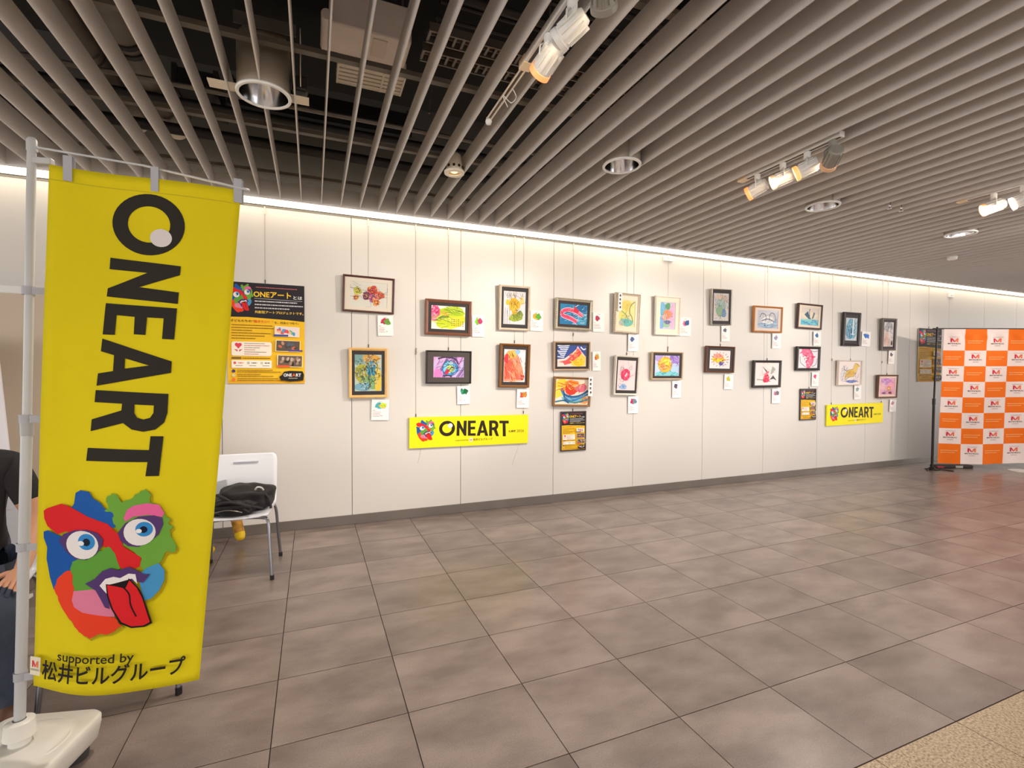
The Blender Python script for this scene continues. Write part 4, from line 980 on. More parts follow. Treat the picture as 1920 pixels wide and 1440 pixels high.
for k, (x, z, w, h, roll, bw, bc, bmt, mc, mm, pc, fn, lab, ornate) in ARTS.items():
    t = empty('framed_painting', (x, D - 0.010, z - h / 2), (TILT, R(-roll), 0), lab, 'painting')
    dp = 0.034
    ART_TOP[k] = z + h / 2
    W2, fm = w / 2, mat('frame_%d' % k, bc, 0.35, bmt, noise=0.12, nscale=12)
    fb = MB()
    prof = [(0, 0), (0, dp), (bw * .35, dp + 0.004), (bw, dp - 0.006), (bw, 0)]
    cor = [(-W2, 0), (W2, 0), (W2, h), (-W2, h)]; inn = [(1, 1), (-1, 1), (-1, -1), (1, -1)]
    vs_ = []
    for (cx, cz), (sx, sz) in zip(cor, inn):
        for o_, d_ in prof: vs_.append((cx + sx * o_, -d_, cz + sz * o_))
    n_ = len(prof)
    fb.add(vs_, [(a * n_ + i, a * n_ + (i + 1) % n_, ((a + 1) % 4) * n_ + (i + 1) % n_, ((a + 1) % 4) * n_ + i) for a in range(4) for i in range(n_)])
    fr = fb.build('frame', fm, t)
    if ornate:
        bd = MB(); rng = random.Random(k)
        for a in range(4):
            (x0, z0), (x1, z1) = cor[a], cor[(a + 1) % 4]; L_ = math.hypot(x1 - x0, z1 - z0); nn = int(L_ / 0.02)
            for i in range(nn):
                q = (i + .5) / nn; px, pz = x0 + (x1 - x0) * q, z0 + (z1 - z0) * q
                px -= math.copysign(.006, px) if abs(abs(px) - W2) < .004 else 0
                pz += .006 if pz < .004 else (-.006 if pz > h - .004 else 0)
                bd.lathe([(0, .008), (.006, .005), (.008, 0), (.006, -.005), (0, -.008)], 8, c=(px, -dp - .003, pz))
        tag(bd.build('beading', mat('bead_%d' % k, tuple(int(c_ * .86) for c_ in bc), .35, bmt), fr, smooth=True), kind='stuff')
    B(-W2 + .003, W2 - .003, -0.006, -0.001, .003, h - .003).build('backing_board', mat('backing', (150, 124, 96), .8), t)
    iw, ih = w - 2 * bw, h - 2 * bw
    if mc:
        m_ = MB(); ow, oh = iw / 2, ih / 2; aw, ah = ow - mm[0], oh - mm[1]; y_ = -dp + 0.012
        vs_ = [(-ow, y_, h / 2 - oh), (ow, y_, h / 2 - oh), (ow, y_, h / 2 + oh), (-ow, y_, h / 2 + oh), (-aw, y_, h / 2 - ah), (aw, y_, h / 2 - ah), (aw, y_, h / 2 + ah), (-aw, y_, h / 2 + ah)]
        vs_ += [(a, b + .003, c_) for a, b, c_ in vs_]
        fs = [(0, 1, 5, 4), (1, 2, 6, 5), (2, 3, 7, 6), (3, 0, 4, 7)]
        fs += [tuple(i + 8 for i in f_[::-1]) for f_ in fs] + [(4, 5, 13, 12), (5, 6, 14, 13), (6, 7, 15, 14), (7, 4, 12, 15)]
        m_.add(vs_, fs); m_.build('mat_board', mat('mat_%d_%d_%d' % mc, mc, .7), t)
        pw, ph = aw * 2, ah * 2
    else:
        pw, ph = iw, ih
    art = Art(pw + .004, ph + .004, k * 7 + 1, pc)
    fn(art)
    y_ = -dp + .0165
    art.c.build('painting', t, PAINT, lambda u, v, q, y_=y_, h=h: (u, y_ - q, h / 2 + v))

# caption cards
CARDS = {1: (0.65, 1.871, 0.144, 0.195, [(214, 50, 90), (110, 150, 60)]), 2: (0.594, 1.068, 0.162, 0.196, [(90, 180, 190), (226, 214, 90)]), 3: (1.579, 1.907, 0.131, 0.224, [(150, 190, 50), (214, 60, 110)]), 4: (1.423, 1.198, 0.132, 0.184, [(50, 150, 110), (30, 120, 80)]), 5: (2.238, 1.989, 0.15, 0.219, [(236, 170, 60), (110, 160, 60)]), 6: (2.077, 1.153, 0.142, 0.198, [(226, 90, 50), (236, 140, 60)]), 7: (3.019, 2.007, 0.152, 0.22, [(190, 60, 90)]), 8: (2.995, 1.565, 0.107, 0.217, [(214, 70, 50), (240, 200, 60)]), 10: (3.491, 1.788, 0.142, 0.203, [(90, 100, 140)]), 11: (3.497, 1.058, 0.142, 0.202, [(206, 40, 84), (120, 140, 160)]), 12: (4.267, 2.004, 0.174, 0.23, [(226, 130, 160), (60, 90, 150)]), 13: (4.139, 1.233, 0.133, 0.206, [(90, 80, 110)]), 14: (4.923, 1.943, 0.143, 0.198, [(120, 120, 124)]), 15: (4.978, 1.323, 0.15, 0.194, [(222, 200, 80)]), 16: (5.831, 1.876, 0.16, 0.203, [(170, 170, 176)]), 17: (5.835, 1.129, 0.154, 0.198, [(226, 120, 140), (130, 110, 120)]), 18: (6.635, 1.934, 0.154, 0.2, [(40, 110, 190)]), 19: (6.602, 1.357, 0.141, 0.197, [(222, 80, 120)]), 20: (7.697, 1.96, 0.2, 0.222, [(50, 120, 190), (70, 150, 206)]), 21: (7.528, 1.161, 0.16, 0.21, [(170, 170, 180)]), 22: (8.312, 1.697, 0.155, 0.21, [(110, 110, 116)]), 23: (8.361, 0.943, 0.16, 0.19, [(190, 160, 170)])}
CARD_OF = {1: 'the flower painting', 2: 'the teal swirl painting', 3: 'the lime green painting', 4: 'the purple globe painting', 5: 'the yellow figure drawing', 6: 'the orange and red painting', 7: 'the pink dragon', 8: 'the mountain painting', 10: 'the yellow and teal painting', 11: 'the round pink face', 12: 'the blue and pink fish', 13: 'the yellow moon', 14: 'the pale grey-blue drawing', 15: 'the yellow burst', 16: 'the two grey swans', 17: 'the red hummingbird', 18: 'the blue bird over sea', 19: 'the pink koi', 20: 'the white sword painting', 21: 'the yellow horse', 22: 'the tall grey drawing', 23: 'the orange flower painting'}
M_CARD = mat('card_paper', (250, 246, 245), .6)
for k, (x, z, w, h, cs) in CARDS.items():
    beside = k in (3, 5, 7, 8, 12, 20)
    t = empty('caption_card', (x, D - 0.0125, z - h / 2), (R(1.0), R(random.Random(k).uniform(-2, 2)), 0), 'white caption card hung %s %s' % ('beside' if beside else 'under', CARD_OF[k]), 'card', 'caption cards on the wall')
    B(-w / 2, w / 2, -0.0015, 0.0015, 0, h).build('card', M_CARD, t)
    cv = Canvas(z0=0.0017); rng = random.Random(k + 50)
    cx_ = 0.0
    for i, c_ in enumerate(cs):
        a = Art.__new__(Art); a.c = cv; a.w = w; a.h = h; a.r = rng; a.P = lambda x_, y_: ((x_ - .5) * w, y_ * h)
        for q in range(3): a.blob(.42 + .22 * i + rng.uniform(-.06, .06), .7 + rng.uniform(-.05, .05), .17, .12, tuple(min(255, int(v * rng.uniform(.8, 1.15))) for v in c_), .3)
        a.scrib(.45 + .2 * i, .7, .2, .12, [tuple(int(v * .6) for v in c_)], 6, .012)
    cv.dashes(-w * .12, w * .12, h * .90, h * .014, (120, 110, 110), rng)
    cv.dashes(-w * .42, -w * .30, h * .47, h * .018, (110, 100, 100), rng)
    for q in range(4): cv.dashes(-w * .42, -w * .42 + w * rng.uniform(.3, .5), h * (.38 - q * .065), h * .016, (150, 130, 134) if q % 2 else (196, 120, 130), rng)
    cv.dashes(w * .02, w * .14, h * .2, h * .02, (90, 80, 84), rng)
    cv.build('print', t, PRINT, lambda u, v, q: (u, -q, v))
for x, z, w, h, off, lab in ((2.880, 1.277, 0.055, 0.215, 0.068, 'narrow white name strip on the bronze framed wave painting'), (3.258, 2.245, 0.052, 0.2, 0.080, 'narrow white name strip on the cream beaded frame')):
    t = empty('name_strip', (x, D - off, z - h / 2), (TILT, 0, 0), lab, 'label')
    B(-w / 2, w / 2, -0.001, 0.001, 0, h).build('card', M_CARD, t)
    cv = Canvas(z0=0.0012); rng = random.Random(9)
    for q in range(4):
        cv.ell(rng.uniform(-.004, .004), h * (.86 - q * .22), .012, .012, (90, 76, 80)); cv.rect(-.012, h * (.78 - q * .22), .01, h * (.8 - q * .22), (130, 110, 112))
    cv.build('print', t, PRINT, lambda u, v, q: (u, -q, v))

# ------------------------------------------------------------------ posters and yellow signs
def poster(x, z, w, h, label, y=D - 0.006, frame=None, rot=0.0):
    t = empty('poster', (x, y, z - h / 2), (R(0.6), R(-rot), 0), label, 'poster')
    dp = .006
    B(-w / 2, w / 2, -dp, 0, 0, h).build('board', mat('poster_board', (236, 234, 230), .6), t)
    cv = Canvas(step=3e-5, z0=dp + .0002); rng = random.Random(11)
    X = lambda u: (u - .5) * w
    Y = lambda v: v * h
    BKc = (40, 36, 44)
    cv.rect(X(0), Y(0), X(1), Y(1), (246, 196, 40))
    cv.poly([(X(a), Y(b)) for a, b in ((0, .655), (.25, .66), (.5, .652), (.75, .645), (1, .632), (1, 1), (0, 1))], BKc)
    cv.rect(X(0), Y(.0), X(1), Y(.03), (240, 180, 40))
    emblem(cv, lambda a, b: (X(.02 + a * .335), Y(.70 + b * .29)))
    cv.dashes(X(.36), X(.9), Y(.955), h * .008, (200, 110, 110), rng)
    cv.text('ONEアート', X(.33), Y(.86), h * .062, (252, 206, 60), .025, w=w * .49)
    cv.text('とは', X(.85), Y(.857), h * .034, (240, 240, 240), .015, w=w * .12)
    cv.stroke([(X(.34), Y(.848)), (X(.97), Y(.84))], h * .003, (220, 220, 220))
    for q in range(3): cv.dashes(X(.345), X([.9, .98, .8][q]), Y(.815 - q * .033), h * .011, (214, 214, 216), rng)
    cv.text('共創型アートプロジェクトです。', X(.345), Y(.70), h * .028, (252, 214, 90), .015, w=w * .64)
    cv.text('子どもたちの', X(.04), Y(.607), h * .026, (70, 54, 30), .012, w=w * .26)
    cv.text('“描きたい！”', X(.31), Y(.606), h * .028, (226, 84, 40), .015, w=w * .27)
    cv.text('を、社会とつなぐ。', X(.60), Y(.602), h * .024, (70, 54, 30), .012, w=w * .32)
    for q in range(6): cv.dashes(X(.05), X(.05 + [.52, .54, .26, .5, .42, .3][q]), Y(.575 - q * .026), h * .007, (120, 84, 30), rng)
    cv.poly([(X(a), Y(b)) for a, b in ((.05, .285), (.07, .275), (.54, .275), (.56, .29), (.56, .40), (.54, .415), (.07, .415), (.05, .40))], (250, 240, 224))
    cv.ell(X(.115), Y(.385), w * .024, h * .017, (226, 70, 96)); cv.ell(X(.155), Y(.385), w * .024, h * .017, (226, 70, 96)); cv.poly([(X(.092), Y(.38)), (X(.178), Y(.38)), (X(.135), Y(.345))], (226, 70, 96))
    cv.poly([(X(.08), Y(.34)), (X(.125), Y(.315)), (X(.125), Y(.335))], (206, 70, 90)); cv.poly([(X(.19), Y(.34)), (X(.145), Y(.315)), (X(.145), Y(.335))], (206, 70, 90))
    for q in range(6): cv.dashes(X(.21), X(.21 + [.26, .32, .2, .14, .28, .18][q]), Y(.395 - q * .021), h * .006, [(120, 110, 110), (200, 90, 100)][q % 2], rng)
    cv.rect(X(.05), Y(.245), X(.17), Y(.262), (110, 90, 60)); cv.dashes(X(.19), X(.54), Y(.25), h * .008, (110, 80, 30), rng)
    cv.rect(X(.05), Y(.155), X(.56), Y(.232), (250, 242, 226))
    for q in range(3):
        cv.ell(X(.09 + q * .17), Y(.205), w * .018, h * .013, [(222, 90, 100), (190, 190, 186), (206, 206, 190)][q]); cv.dashes(X(.13 + q * .17), X(.2 + q * .17), Y(.2), h * .01, [(222, 90, 100), (70, 80, 110), (90, 90, 100)][q], rng); cv.dashes(X(.1 + q * .17), X(.19 + q * .17), Y(.175), h * .006, (120, 110, 110), rng)
    for q in range(3):
        cv.ell(X(.075), Y(.125 - q * .042), w * .022, h * .016, [(70, 66, 110), (220, 206, 150), (236, 120, 60)][q])
        for j in range(2): cv.dashes(X(.12), X(.12 + [.45, .56, .3, .46, .52, .6][q * 2 + j]), Y(.13 - q * .042 - j * .018), h * .007, (130, 90, 26), rng)
    def photo(u0, u1, v0, v1, cols, base):
        cv.poly([(X(a), Y(b)) for a, b in ((u0 - .012, v0 - .006), (u1 + .012, v0 - .01), (u1 + .014, v1 + .004), (u0 - .008, v1 + .012))], (248, 226, 170))
        cv.poly([(X(a), Y(b)) for a, b in ((u0, v0), (u1, v0 - .004), (u1 + .004, v1), (u0 + .006, v1 + .004))], base)
        a = Art.__new__(Art); a.c = cv; a.w = w; a.h = h; a.r = rng
        for i in range(14):
            u_, v_ = rng.uniform(u0 + .04, u1 - .04), rng.uniform(v0 + .02, v1 - .02)
            cv.ell(X(u_), Y(v_), w * .03, h * .013, rng.choice(cols), rng.uniform(0, 180), 9)
    photo(.61, .92, .48, .57, [(90, 160, 210), (226, 90, 90), (110, 190, 140), (240, 190, 150)], (240, 224, 220)); cv.rect(X(.59), Y(.475), X(.78), Y(.495), (66, 84, 150))
    photo(.62, .93, .33, .43, [(200, 150, 120), (80, 70, 66), (210, 110, 80), (90, 100, 120)], (96, 84, 76)); cv.rect(X(.78), Y(.325), X(.97), Y(.342), (90, 76, 140))
    photo(.64, .96, .175, .28, [(60, 50, 46), (170, 140, 120), (40, 36, 36), (200, 176, 160)], (110, 92, 80)); cv.rect(X(.63), Y(.165), X(.8), Y(.185), (232, 100, 60))
    cv.poly([(X(a), Y(b)) for a, b in ((.68, .035), (.8, .02), (.98, .03), (.99, .09), (.97, .125), (.8, .13), (.72, .12), (.70, .09), (.66, .07))], (34, 30, 30))
    cv.text('ONE', X(.715), Y(.07), h * .032, (240, 238, 236), .03, w=w * .11); cv.text('A', X(.832), Y(.07), h * .034, (236, 110, 60), .03, w=w * .042); cv.text('RT', X(.88), Y(.07), h * .032, (240, 238, 236), .03, w=w * .07)
    cv.dashes(X(.78), X(.9), Y(.05), h * .007, (190, 180, 170), rng)
    cv.build('print', t, PRINT, lambda u, v, q: (u, -q, v))
    if frame:
        m_ = MB(); b_ = .012
        for q in ((-w / 2 - b_, -w / 2 + .002, -b_, h + b_), (w / 2 - .002, w / 2 + b_, -b_, h + b_), (-w / 2, w / 2, -b_, .002), (-w / 2, w / 2, h - .002, h + b_)):
            m_.box(q[0], q[1], -dp - .006, 0, q[2], q[3])
        m_.build('frame', frame, t)
    return t
poster(-0.366, 1.7585, 0.605, 0.872, 'large black and yellow poster hung beside the tall yellow banner')
poster(9.297, 1.745, 0.617, 0.862, 'large black and yellow poster half hidden by the checkered backdrop')
M_DKF = mat('poster_frame', (58, 44, 40), .4)
poster(2.695, 0.780, 0.30, 0.42, 'small dark framed poster under the wave painting', frame=M_DKF)
poster(6.462, 1.003, 0.30, 0.42, 'small dark framed poster under the pink koi', frame=M_DKF)

def sign(x, z, label, rot):
    w, h = 1.266, .304
    t = empty('yellow_sign', (x, D - 0.004, z - h / 2), (R(1.2), R(-rot), 0), label, 'sign')
    B(-w / 2, w / 2, -.018, 0, 0, h).build('board', mat('sign_foam', (238, 226, 40), .5), t)
    cv = Canvas(step=4e-5, z0=.0182)
    cv.rect(-w / 2 + .001, .001, w / 2 - .001, h - .001, (252, 236, 26))
    X = lambda u: (u - .5) * w
    emblem(cv, lambda a, b: (X(.052 + a * .165), h * (.20 + b * .73)))
    s_ = w * .590 / (1.0532 - .057)
    oneart(cv, lambda a, b: (X(.232) + (a - .057) * s_, h * .335 + (b - .185) * s_ * .86), dot=(250, 246, 236), ink=(42, 32, 22))
    cv.text('札幌展', X(.822), h * .395, h * .085, (70, 56, 20), .01, w=w * .064)
    cv.text('2026', X(.895), h * .40, h * .085, (70, 56, 20), .0, w=w * .066)
    cv.text('supported by', X(.365), h * .165, h * .06, (80, 64, 20), .004, w=w * .108)
    cv.rect(X(.482), h * .13, X(.51), h * .27, (246, 236, 200)); mlogo(cv, X(.496), h * .20, w * .016, h * .06)
    cv.text('松井ビルグループ', X(.515), h * .16, h * .085, (60, 46, 20), .01, w=w * .165)
    cv.build('print', t, PRINT, lambda u, v, q: (u, -q, v))
sign(1.503, 0.832, 'yellow lettered sign under the purple globe and orange paintings', -0.4)
sign(7.475, 0.840, 'yellow lettered sign under the yellow horse drawing', 0.5)

# ------------------------------------------------------------------ hanging wires and wall boxes
M_WIRE = mat('wire_steel', (168, 156, 140), .4, .6)
WIRES = [(-0.379, 2.20, 'the large poster beside the banner', ()), (0.492, 1.66, 'the flower and teal swirl paintings', ()), (0.939, 0.99, 'the yellow sign, flower painting side', (1.63, 1.60)), (1.267, 1.65, 'the lime green and purple paintings', ()), (1.985, 1.74, 'the yellow figure and orange paintings', ()), (2.09, 0.99, 'the yellow sign, dragon side', (1.06,)), (2.693, 1.0, 'the dragon, mountain and wave paintings', (1.84,)), (3.409, 1.64, 'the beaded cream frame and pink face', ()), (4.006, 1.69, 'the fish and moon paintings', (1.72,)), (4.845, 1.78, 'the pale drawing and yellow burst', ()), (5.671, 1.61, 'the swans and the hummingbird', ()), (6.491, 1.22, 'the blue bird and the koi', ()), (6.962, 0.99, 'the second yellow sign, koi side', (1.62,)), (7.369, 1.63, 'the sword painting and horse drawing', ()), (8.096, 0.99, 'the second yellow sign, flower side', (1.6,)), (8.225, 1.42, 'the tall grey drawing and orange flower', ()), (9.276, 2.18, 'the poster behind the backdrop', ())]
for x, z, what, hooks in WIRES:
    t = empty('hanging_wire', (x, D - 0.003, z), (0, 0, 0), 'thin steel hanging wire for ' + what, 'wire', 'picture wires')
    MB().cyl((0, 0, 0), (0, 0, 2.86 - z), 0.001, n=6).build('wire', M_WIRE, t)
    B(-.005, .005, -.008, .001, 2.80 - z, 2.866 - z).build('rail_hook', mat('hook_white', (226, 220, 206), .4), t, bevel=.002)
    MB().cyl((0, -.003, .0), (0, -.003, .03), .004, n=8).build('hook', M_DARKMET, t)
    for hz in hooks:
        MB().cyl((0, -.003, hz - z), (0.004, -.005, hz - z + .035), .0055, n=8).build('adjuster', mat('adjuster', (150, 140, 124), .4, .5), t)
for x, z, w, h, txt, lab in ((3.993, 2.817, 0.14, 0.062, 'W-5', 'small white box lettered on the picture rail above the fish painting'), (9.86, 2.76, 0.13, 0.08, '', 'small white box below the rail above the checkered backdrop')):
    t = empty('rail_box', (x, D, z - h / 2), (0, 0, 0), lab, 'box')
    B(-w / 2, w / 2, -.03, -.0005, 0, h).build('case', M_WHITE, t, bevel=.004)
    cv = Canvas(z0=.0304)
    if txt: cv.text(txt, 0, h * .25, h * .5, (170, 166, 150), .005, align='C')
    else: cv.ell(-.02, h * .35, .008, .008, (150, 140, 130)); cv.ell(.03, h * .35, .008, .008, (150, 140, 130))
    cv.build('print', t, PRINT, lambda u, v, q: (u, -q, v))
for i, pts in enumerate(([(0.99, D - .002, .68), (0.975, D - .002, .6), (0.955, D - .002, .53)], [(2.06, D - .002, .70), (2.0, D - .002, .55), (1.96, D - .002, .44)])):
    o = MB().tube(bez(pts, 5), .0012, 5).build('loose_thread', mat('thread', (196, 178, 150), .7))
    tag(o, ['loose thread trailing below the yellow sign, banner side', 'loose thread trailing below the yellow sign, dragon side'][i], 'thread')

# ------------------------------------------------------------------ checkered backdrop
bx = Vector((0.925, -0.379, 0)).normalized()
ang = math.atan2(bx.y, bx.x)
st = empty('backdrop_stand', (8.61, 4.36, 0), (0, 0, ang), 'black pole stand that holds up the checkered backdrop', 'stand')
M_BLKMET = mat('stand_black', (26, 22, 22), .4, .3)
for s, x in ((0, 0.0), (1, 2.75)):
    MB().cyl((x, 0, .02), (x + .01, 0, 1.05), .017, n=14).build('pole', M_BLKMET, st, auto=True)
    MB().cyl((x + .01, 0, 1.0), (x + .04, 0, 2.14), .012, n=14).build('pole', M_BLKMET, st, auto=True)
    MB().cyl((x + .009, 0, .98), (x + .011, 0, 1.07), .021, n=14).build('clamp', M_BLACK, st, auto=True)
    MB().lathe([(0, .05), (.02, .048), (.045, .02), (.09, .006), (.09, 0), (0, 0)], 20, c=(x, 0, 0)).build('foot', M_BLKMET, st, auto=True)
    MB().tube(bez([(x - .16, -.1, .006), (x - .05, -.02, .016), (x + .08, -.02, .012), (x + .2, -.14, .006)], 5), .008, 8).build('foot_bar', M_BLKMET, st)
MB().cyl((-.02, 0, 2.115), (2.85, 0, 2.115), .010, n=12).build('crossbar', M_BLKMET, st, auto=True)
NC, CW = 8, 0.322
RH = [.318, .232, .232, .232, .232, .232, .232, .298]
HT = sum(RH)
bd = empty('checkered_backdrop', (8.725, 4.30, 0.10), (0, 0, ang), 'orange and white checkered cloth backdrop with M logos', 'backdrop')
def bdp(u, v, q):
    k = 1 - v / HT
    wv = .012 * math.sin(u * 7 + 1) * k + .008 * math.sin(u * 17 + v * 3) * k * k + .010 * math.exp(-((v - HT + .12) / .05) ** 2) * math.sin(u * 26)
    return (u - .05 * k, wv - q, v - .012 * k * math.sin(u * 3))
MB().grid(lambda i, j: bdp(i * NC * CW, j * HT, 0), 96, 48).build('cloth', mat('backdrop_cloth', (240, 226, 222), .75, bump=.05, bscale=500), bd, smooth=True, thick=.002)
cv = Canvas(step=1.2e-4, z0=.004); rng = random.Random(5)
ytop = HT
for r_ in range(8):
    y1 = ytop; y0 = y1 - RH[r_]; ytop = y0
    ym = y0 + (.118 if r_ < 7 else RH[r_] - .118)
    if r_ == 0: ym = y0 + .125
    for c_ in range(NC):
        x0 = c_ * CW; xm = x0 + CW / 2
        if (r_ + c_) % 2:
            cv.z = .004; cv.rect(x0, y0, x0 + CW, y1, (246, 118, 22))
            cv.z = .0055
            for q in range(2): cv.dashes(x0 + .035, x0 + CW - [.05, .09][q], ym + .012 - q * .03, .012, (252, 176, 110), rng, .15)
        else:
            cv.z = .004; cv.rect(x0, y0, x0 + CW, y1, (244, 228, 224)); cv.z = .0055
            mlogo(cv, xm, ym + .028, .115, .06)
            cv.text('MATSUI BLDG', xm, ym - .032, .02, (86, 60, 56), .012, w=.19, align='C')
            cv.dashes(xm - .04, xm + .045, ym - .058, .007, (150, 126, 120), rng); cv.dashes(xm - .07, xm + .075, ym + .072, .006, (176, 152, 148), rng)
cv.build('print', bd, CLOTHPRINT, bdp, maxlen=.03)
o = MB().lathe([(0, .012), (.13, .012), (.15, .006), (.15, 0), (0, 0)], 36, c=(9.73, 3.80, 0)).build('round_base_plate', M_WHITE, auto=True)
tag(o, 'flat white round base plate on the floor in front of the backdrop', 'base plate')
t = empty('floor_bag', (9.06, 4.30, 0), (0, 0, ang), 'dark folded bag with a red logo on the floor under the backdrop', 'bag')
B(-.28, .30, .0, .12, 0, .045).build('body', mat('bag_dark', (66, 50, 46), .6), t, bevel=.015)
B(-.26, -.16, -.004, .0, .008, .036).build('red_mark', mat('mark_red', (190, 60, 76), .6), t); B(.02, .13, -.004, 0, .006, .04).build('white_mark', mat('mark_white', (206, 196, 186), .6), t)

# ------------------------------------------------------------------ chairs
M_SHELL = mat('chair_shell', (234, 236, 244), .3)
def chair(x, y, rz, label, group='white shell chairs with steel legs'):
    t = empty('shell_chair', (x, y, 0), (0, 0, rz), label, 'chair', group)
    prof = bez([(-.215, .425), (-.19, .437), (-.08, .436), (.08, .432), (.165, .438), (.205, .475), (.225, .55), (.25, .70), (.268, .80)], 5)
    def fn(i, j):
        k = j * (len(prof) - 1); a = int(min(k, len(prof) - 2)); f_ = k - a
        py = prof[a][0] * (1 - f_) + prof[a + 1][0] * f_; pz = prof[a][1] * (1 - f_) + prof[a + 1][1] * f_
        e = max(0, 1 - min(j, 1 - j) / .10); hw = .215 * (1 - .14 * (1 - math.sqrt(max(0, 1 - e * e))))
        s = (i * 2 - 1); cup = .018 * s * s
        if j < .5: pz += cup * .6
        else: py -= cup
        return (s * hw, py, pz)
    MB().grid(fn, 14, 44).build('shell', M_SHELL, t, smooth=True, thick=.009)
    B(-.085, .085, .238, .252, .735, .742).build('handle_slot', mat('slot_grey', (180, 182, 196), .5), t)
    for sx in (-1, 1):
        for sy in (-1, 1):
            lg = MB().tube(bez([(sx * .06, sy * .13, .412), (sx * .17, sy * .17, .414), (sx * .208, sy * .19, .39), (sx * .222, sy * .212, .2), (sx * .236, sy * .23, .012)], 6), .0105, 10).build('leg', M_TUBE, t, smooth=True)
            MB().cyl((sx * .2365, sy * .2305, 0), (sx * .236, sy * .23, .03), .0135, n=12).build('foot_cap', M_BLACK, lg)
    return t
chair(-0.483, 3.925, R(-3.5), 'white shell chair carrying a black backpack')
chair(-0.80, 2.72, R(4), 'empty white shell chair standing right behind the yellow banner')
chair(-1.43, 2.86, R(10), 'white shell chair under the person in black')
chair(-1.12, 4.33, R(90), 'white shell chair under the person with yellow shoes')

# black backpack lying on the chair
bp = empty('backpack', (-0.46, 3.90, 0.445), (0, 0, R(-6)), 'black backpack lying on the white chair', 'backpack')
M_BAG = mat('bag_black', (22, 21, 24), .55, bump=.25, bscale=60, noise=.3, nscale=9)
rb = random.Random(8)
def lump(cx, cy, cz, ax, ay, az, seed, e=2.6, amp=.09):
    r_ = random.Random(seed); ph = [r_.uniform(0, 6) for _ in range(6)]
    def fn(i, j):
        th = 2 * PI * i; p_ = PI * (j - .5)
        sg = lambda v, p: math.copysign(abs(v) ** p, v)
        k = 1 + amp * (math.sin(3 * th + ph[0]) * math.cos(p_) + .7 * math.sin(5 * th + ph[1] + 3 * p_) * math.cos(p_) + .5 * math.sin(7 * p_ + ph[2]))
        return (cx + ax * k * sg(math.cos(p_), 2 / e) * sg(math.cos(th), 2 / e), cy + ay * k * sg(math.cos(p_), 2 / e) * sg(math.sin(th), 2 / e), max(cz + az * k * sg(math.sin(p_), 2 / e), .001))
    return MB().grid(fn, 40, 22)
lump(0.02, 0, .085, .175, .13, .095, 1).build('main_compartment', M_BAG, bp, smooth=True)
lump(-.03, -.12, .05, .15, .07, .055, 2).build('front_pocket', M_BAG, bp, smooth=True)
lump(-.16, .02, .05, .06, .12, .055, 3).build('side_pocket', M_BAG, bp, smooth=True)
for pts in ([(-.16, -.16, .06), (-.06, -.19, .10), (.06, -.18, .07), (.15, -.12, .03)], [(-.19, -.06, .10), (-.12, -.14, .14), (-.02, -.17, .09), (.08, -.19, .025)], [(.12, -.06, .15), (.18, -.08, .09), (.20, -.1, .02)]):
    MB().tube([tuple(p) for p in bez(pts, 8)], [.009] * (8 * (len(pts) - 1) + 1), 8).build('strap', mat('webbing', (40, 38, 40), .7), bp, smooth=True)
MB().tube(bez([(.10, -.10, .155), (.115, -.11, .175), (.14, -.105, .17), (.15, -.09, .15)], 5), .006, 8).build('grab_handle', mat('handle_white', (220, 220, 220), .5), bp, smooth=True)
MB().tube(bez([(-.15, -.185, .03), (-.05, -.2, .05), (.04, -.2, .03)], 6), .004, 6).build('zip', mat('zip_silver', (150, 146, 140), .3, .8), bp, smooth=True)
o = B(-.10, .10, -.006, .006, 0, .15).build('grey_folder', mat('folder_grey', (176, 180, 186), .4), bevel=.004)
o.location = (-0.66, 4.06, .47); o.rotation_euler = (R(-20), R(-12), R(-5))
tag(o, 'grey folder propped behind the backpack on the chair', 'folder')

# ------------------------------------------------------------------ partition and leaning board behind the banner
t = empty('partition_screen', (-2.0, 4.32, 0), (0, 0, 0), 'beige partition screen with a white top rail beside the wall', 'partition')
M_PART = mat('partition_beige', (206, 190, 170), .7)
B(-.9, .54, -.02, .02, .06, 1.94).build('panel', M_PART, t)
B(-.92, .56, -.026, .026, 1.94, 1.995).build('top_rail', M_WHITEMET, t, bevel=.006)
for sx in (-.9, .54):
    B(sx - .02, sx + .02, -.024, .024, .03, 1.95).build('post', M_WHITEMET, t, bevel=.004); B(sx - .03, sx + .03, -.22, .22, 0, .03).build('foot', M_TUBE, t, bevel=.006)
t = empty('leaning_board', (-1.95, 3.83, 0), (R(-4), R(-6), 0), 'white board leaning in front of the beige partition', 'board')
B(-.38, .34, -.008, .008, .0, 1.62).build('panel', mat('board_white', (232, 228, 234), .4), t, bevel=.002)
B(-.40, .36, -.03, .03, .0, .02).build('ledge', M_WHITEMET, t)

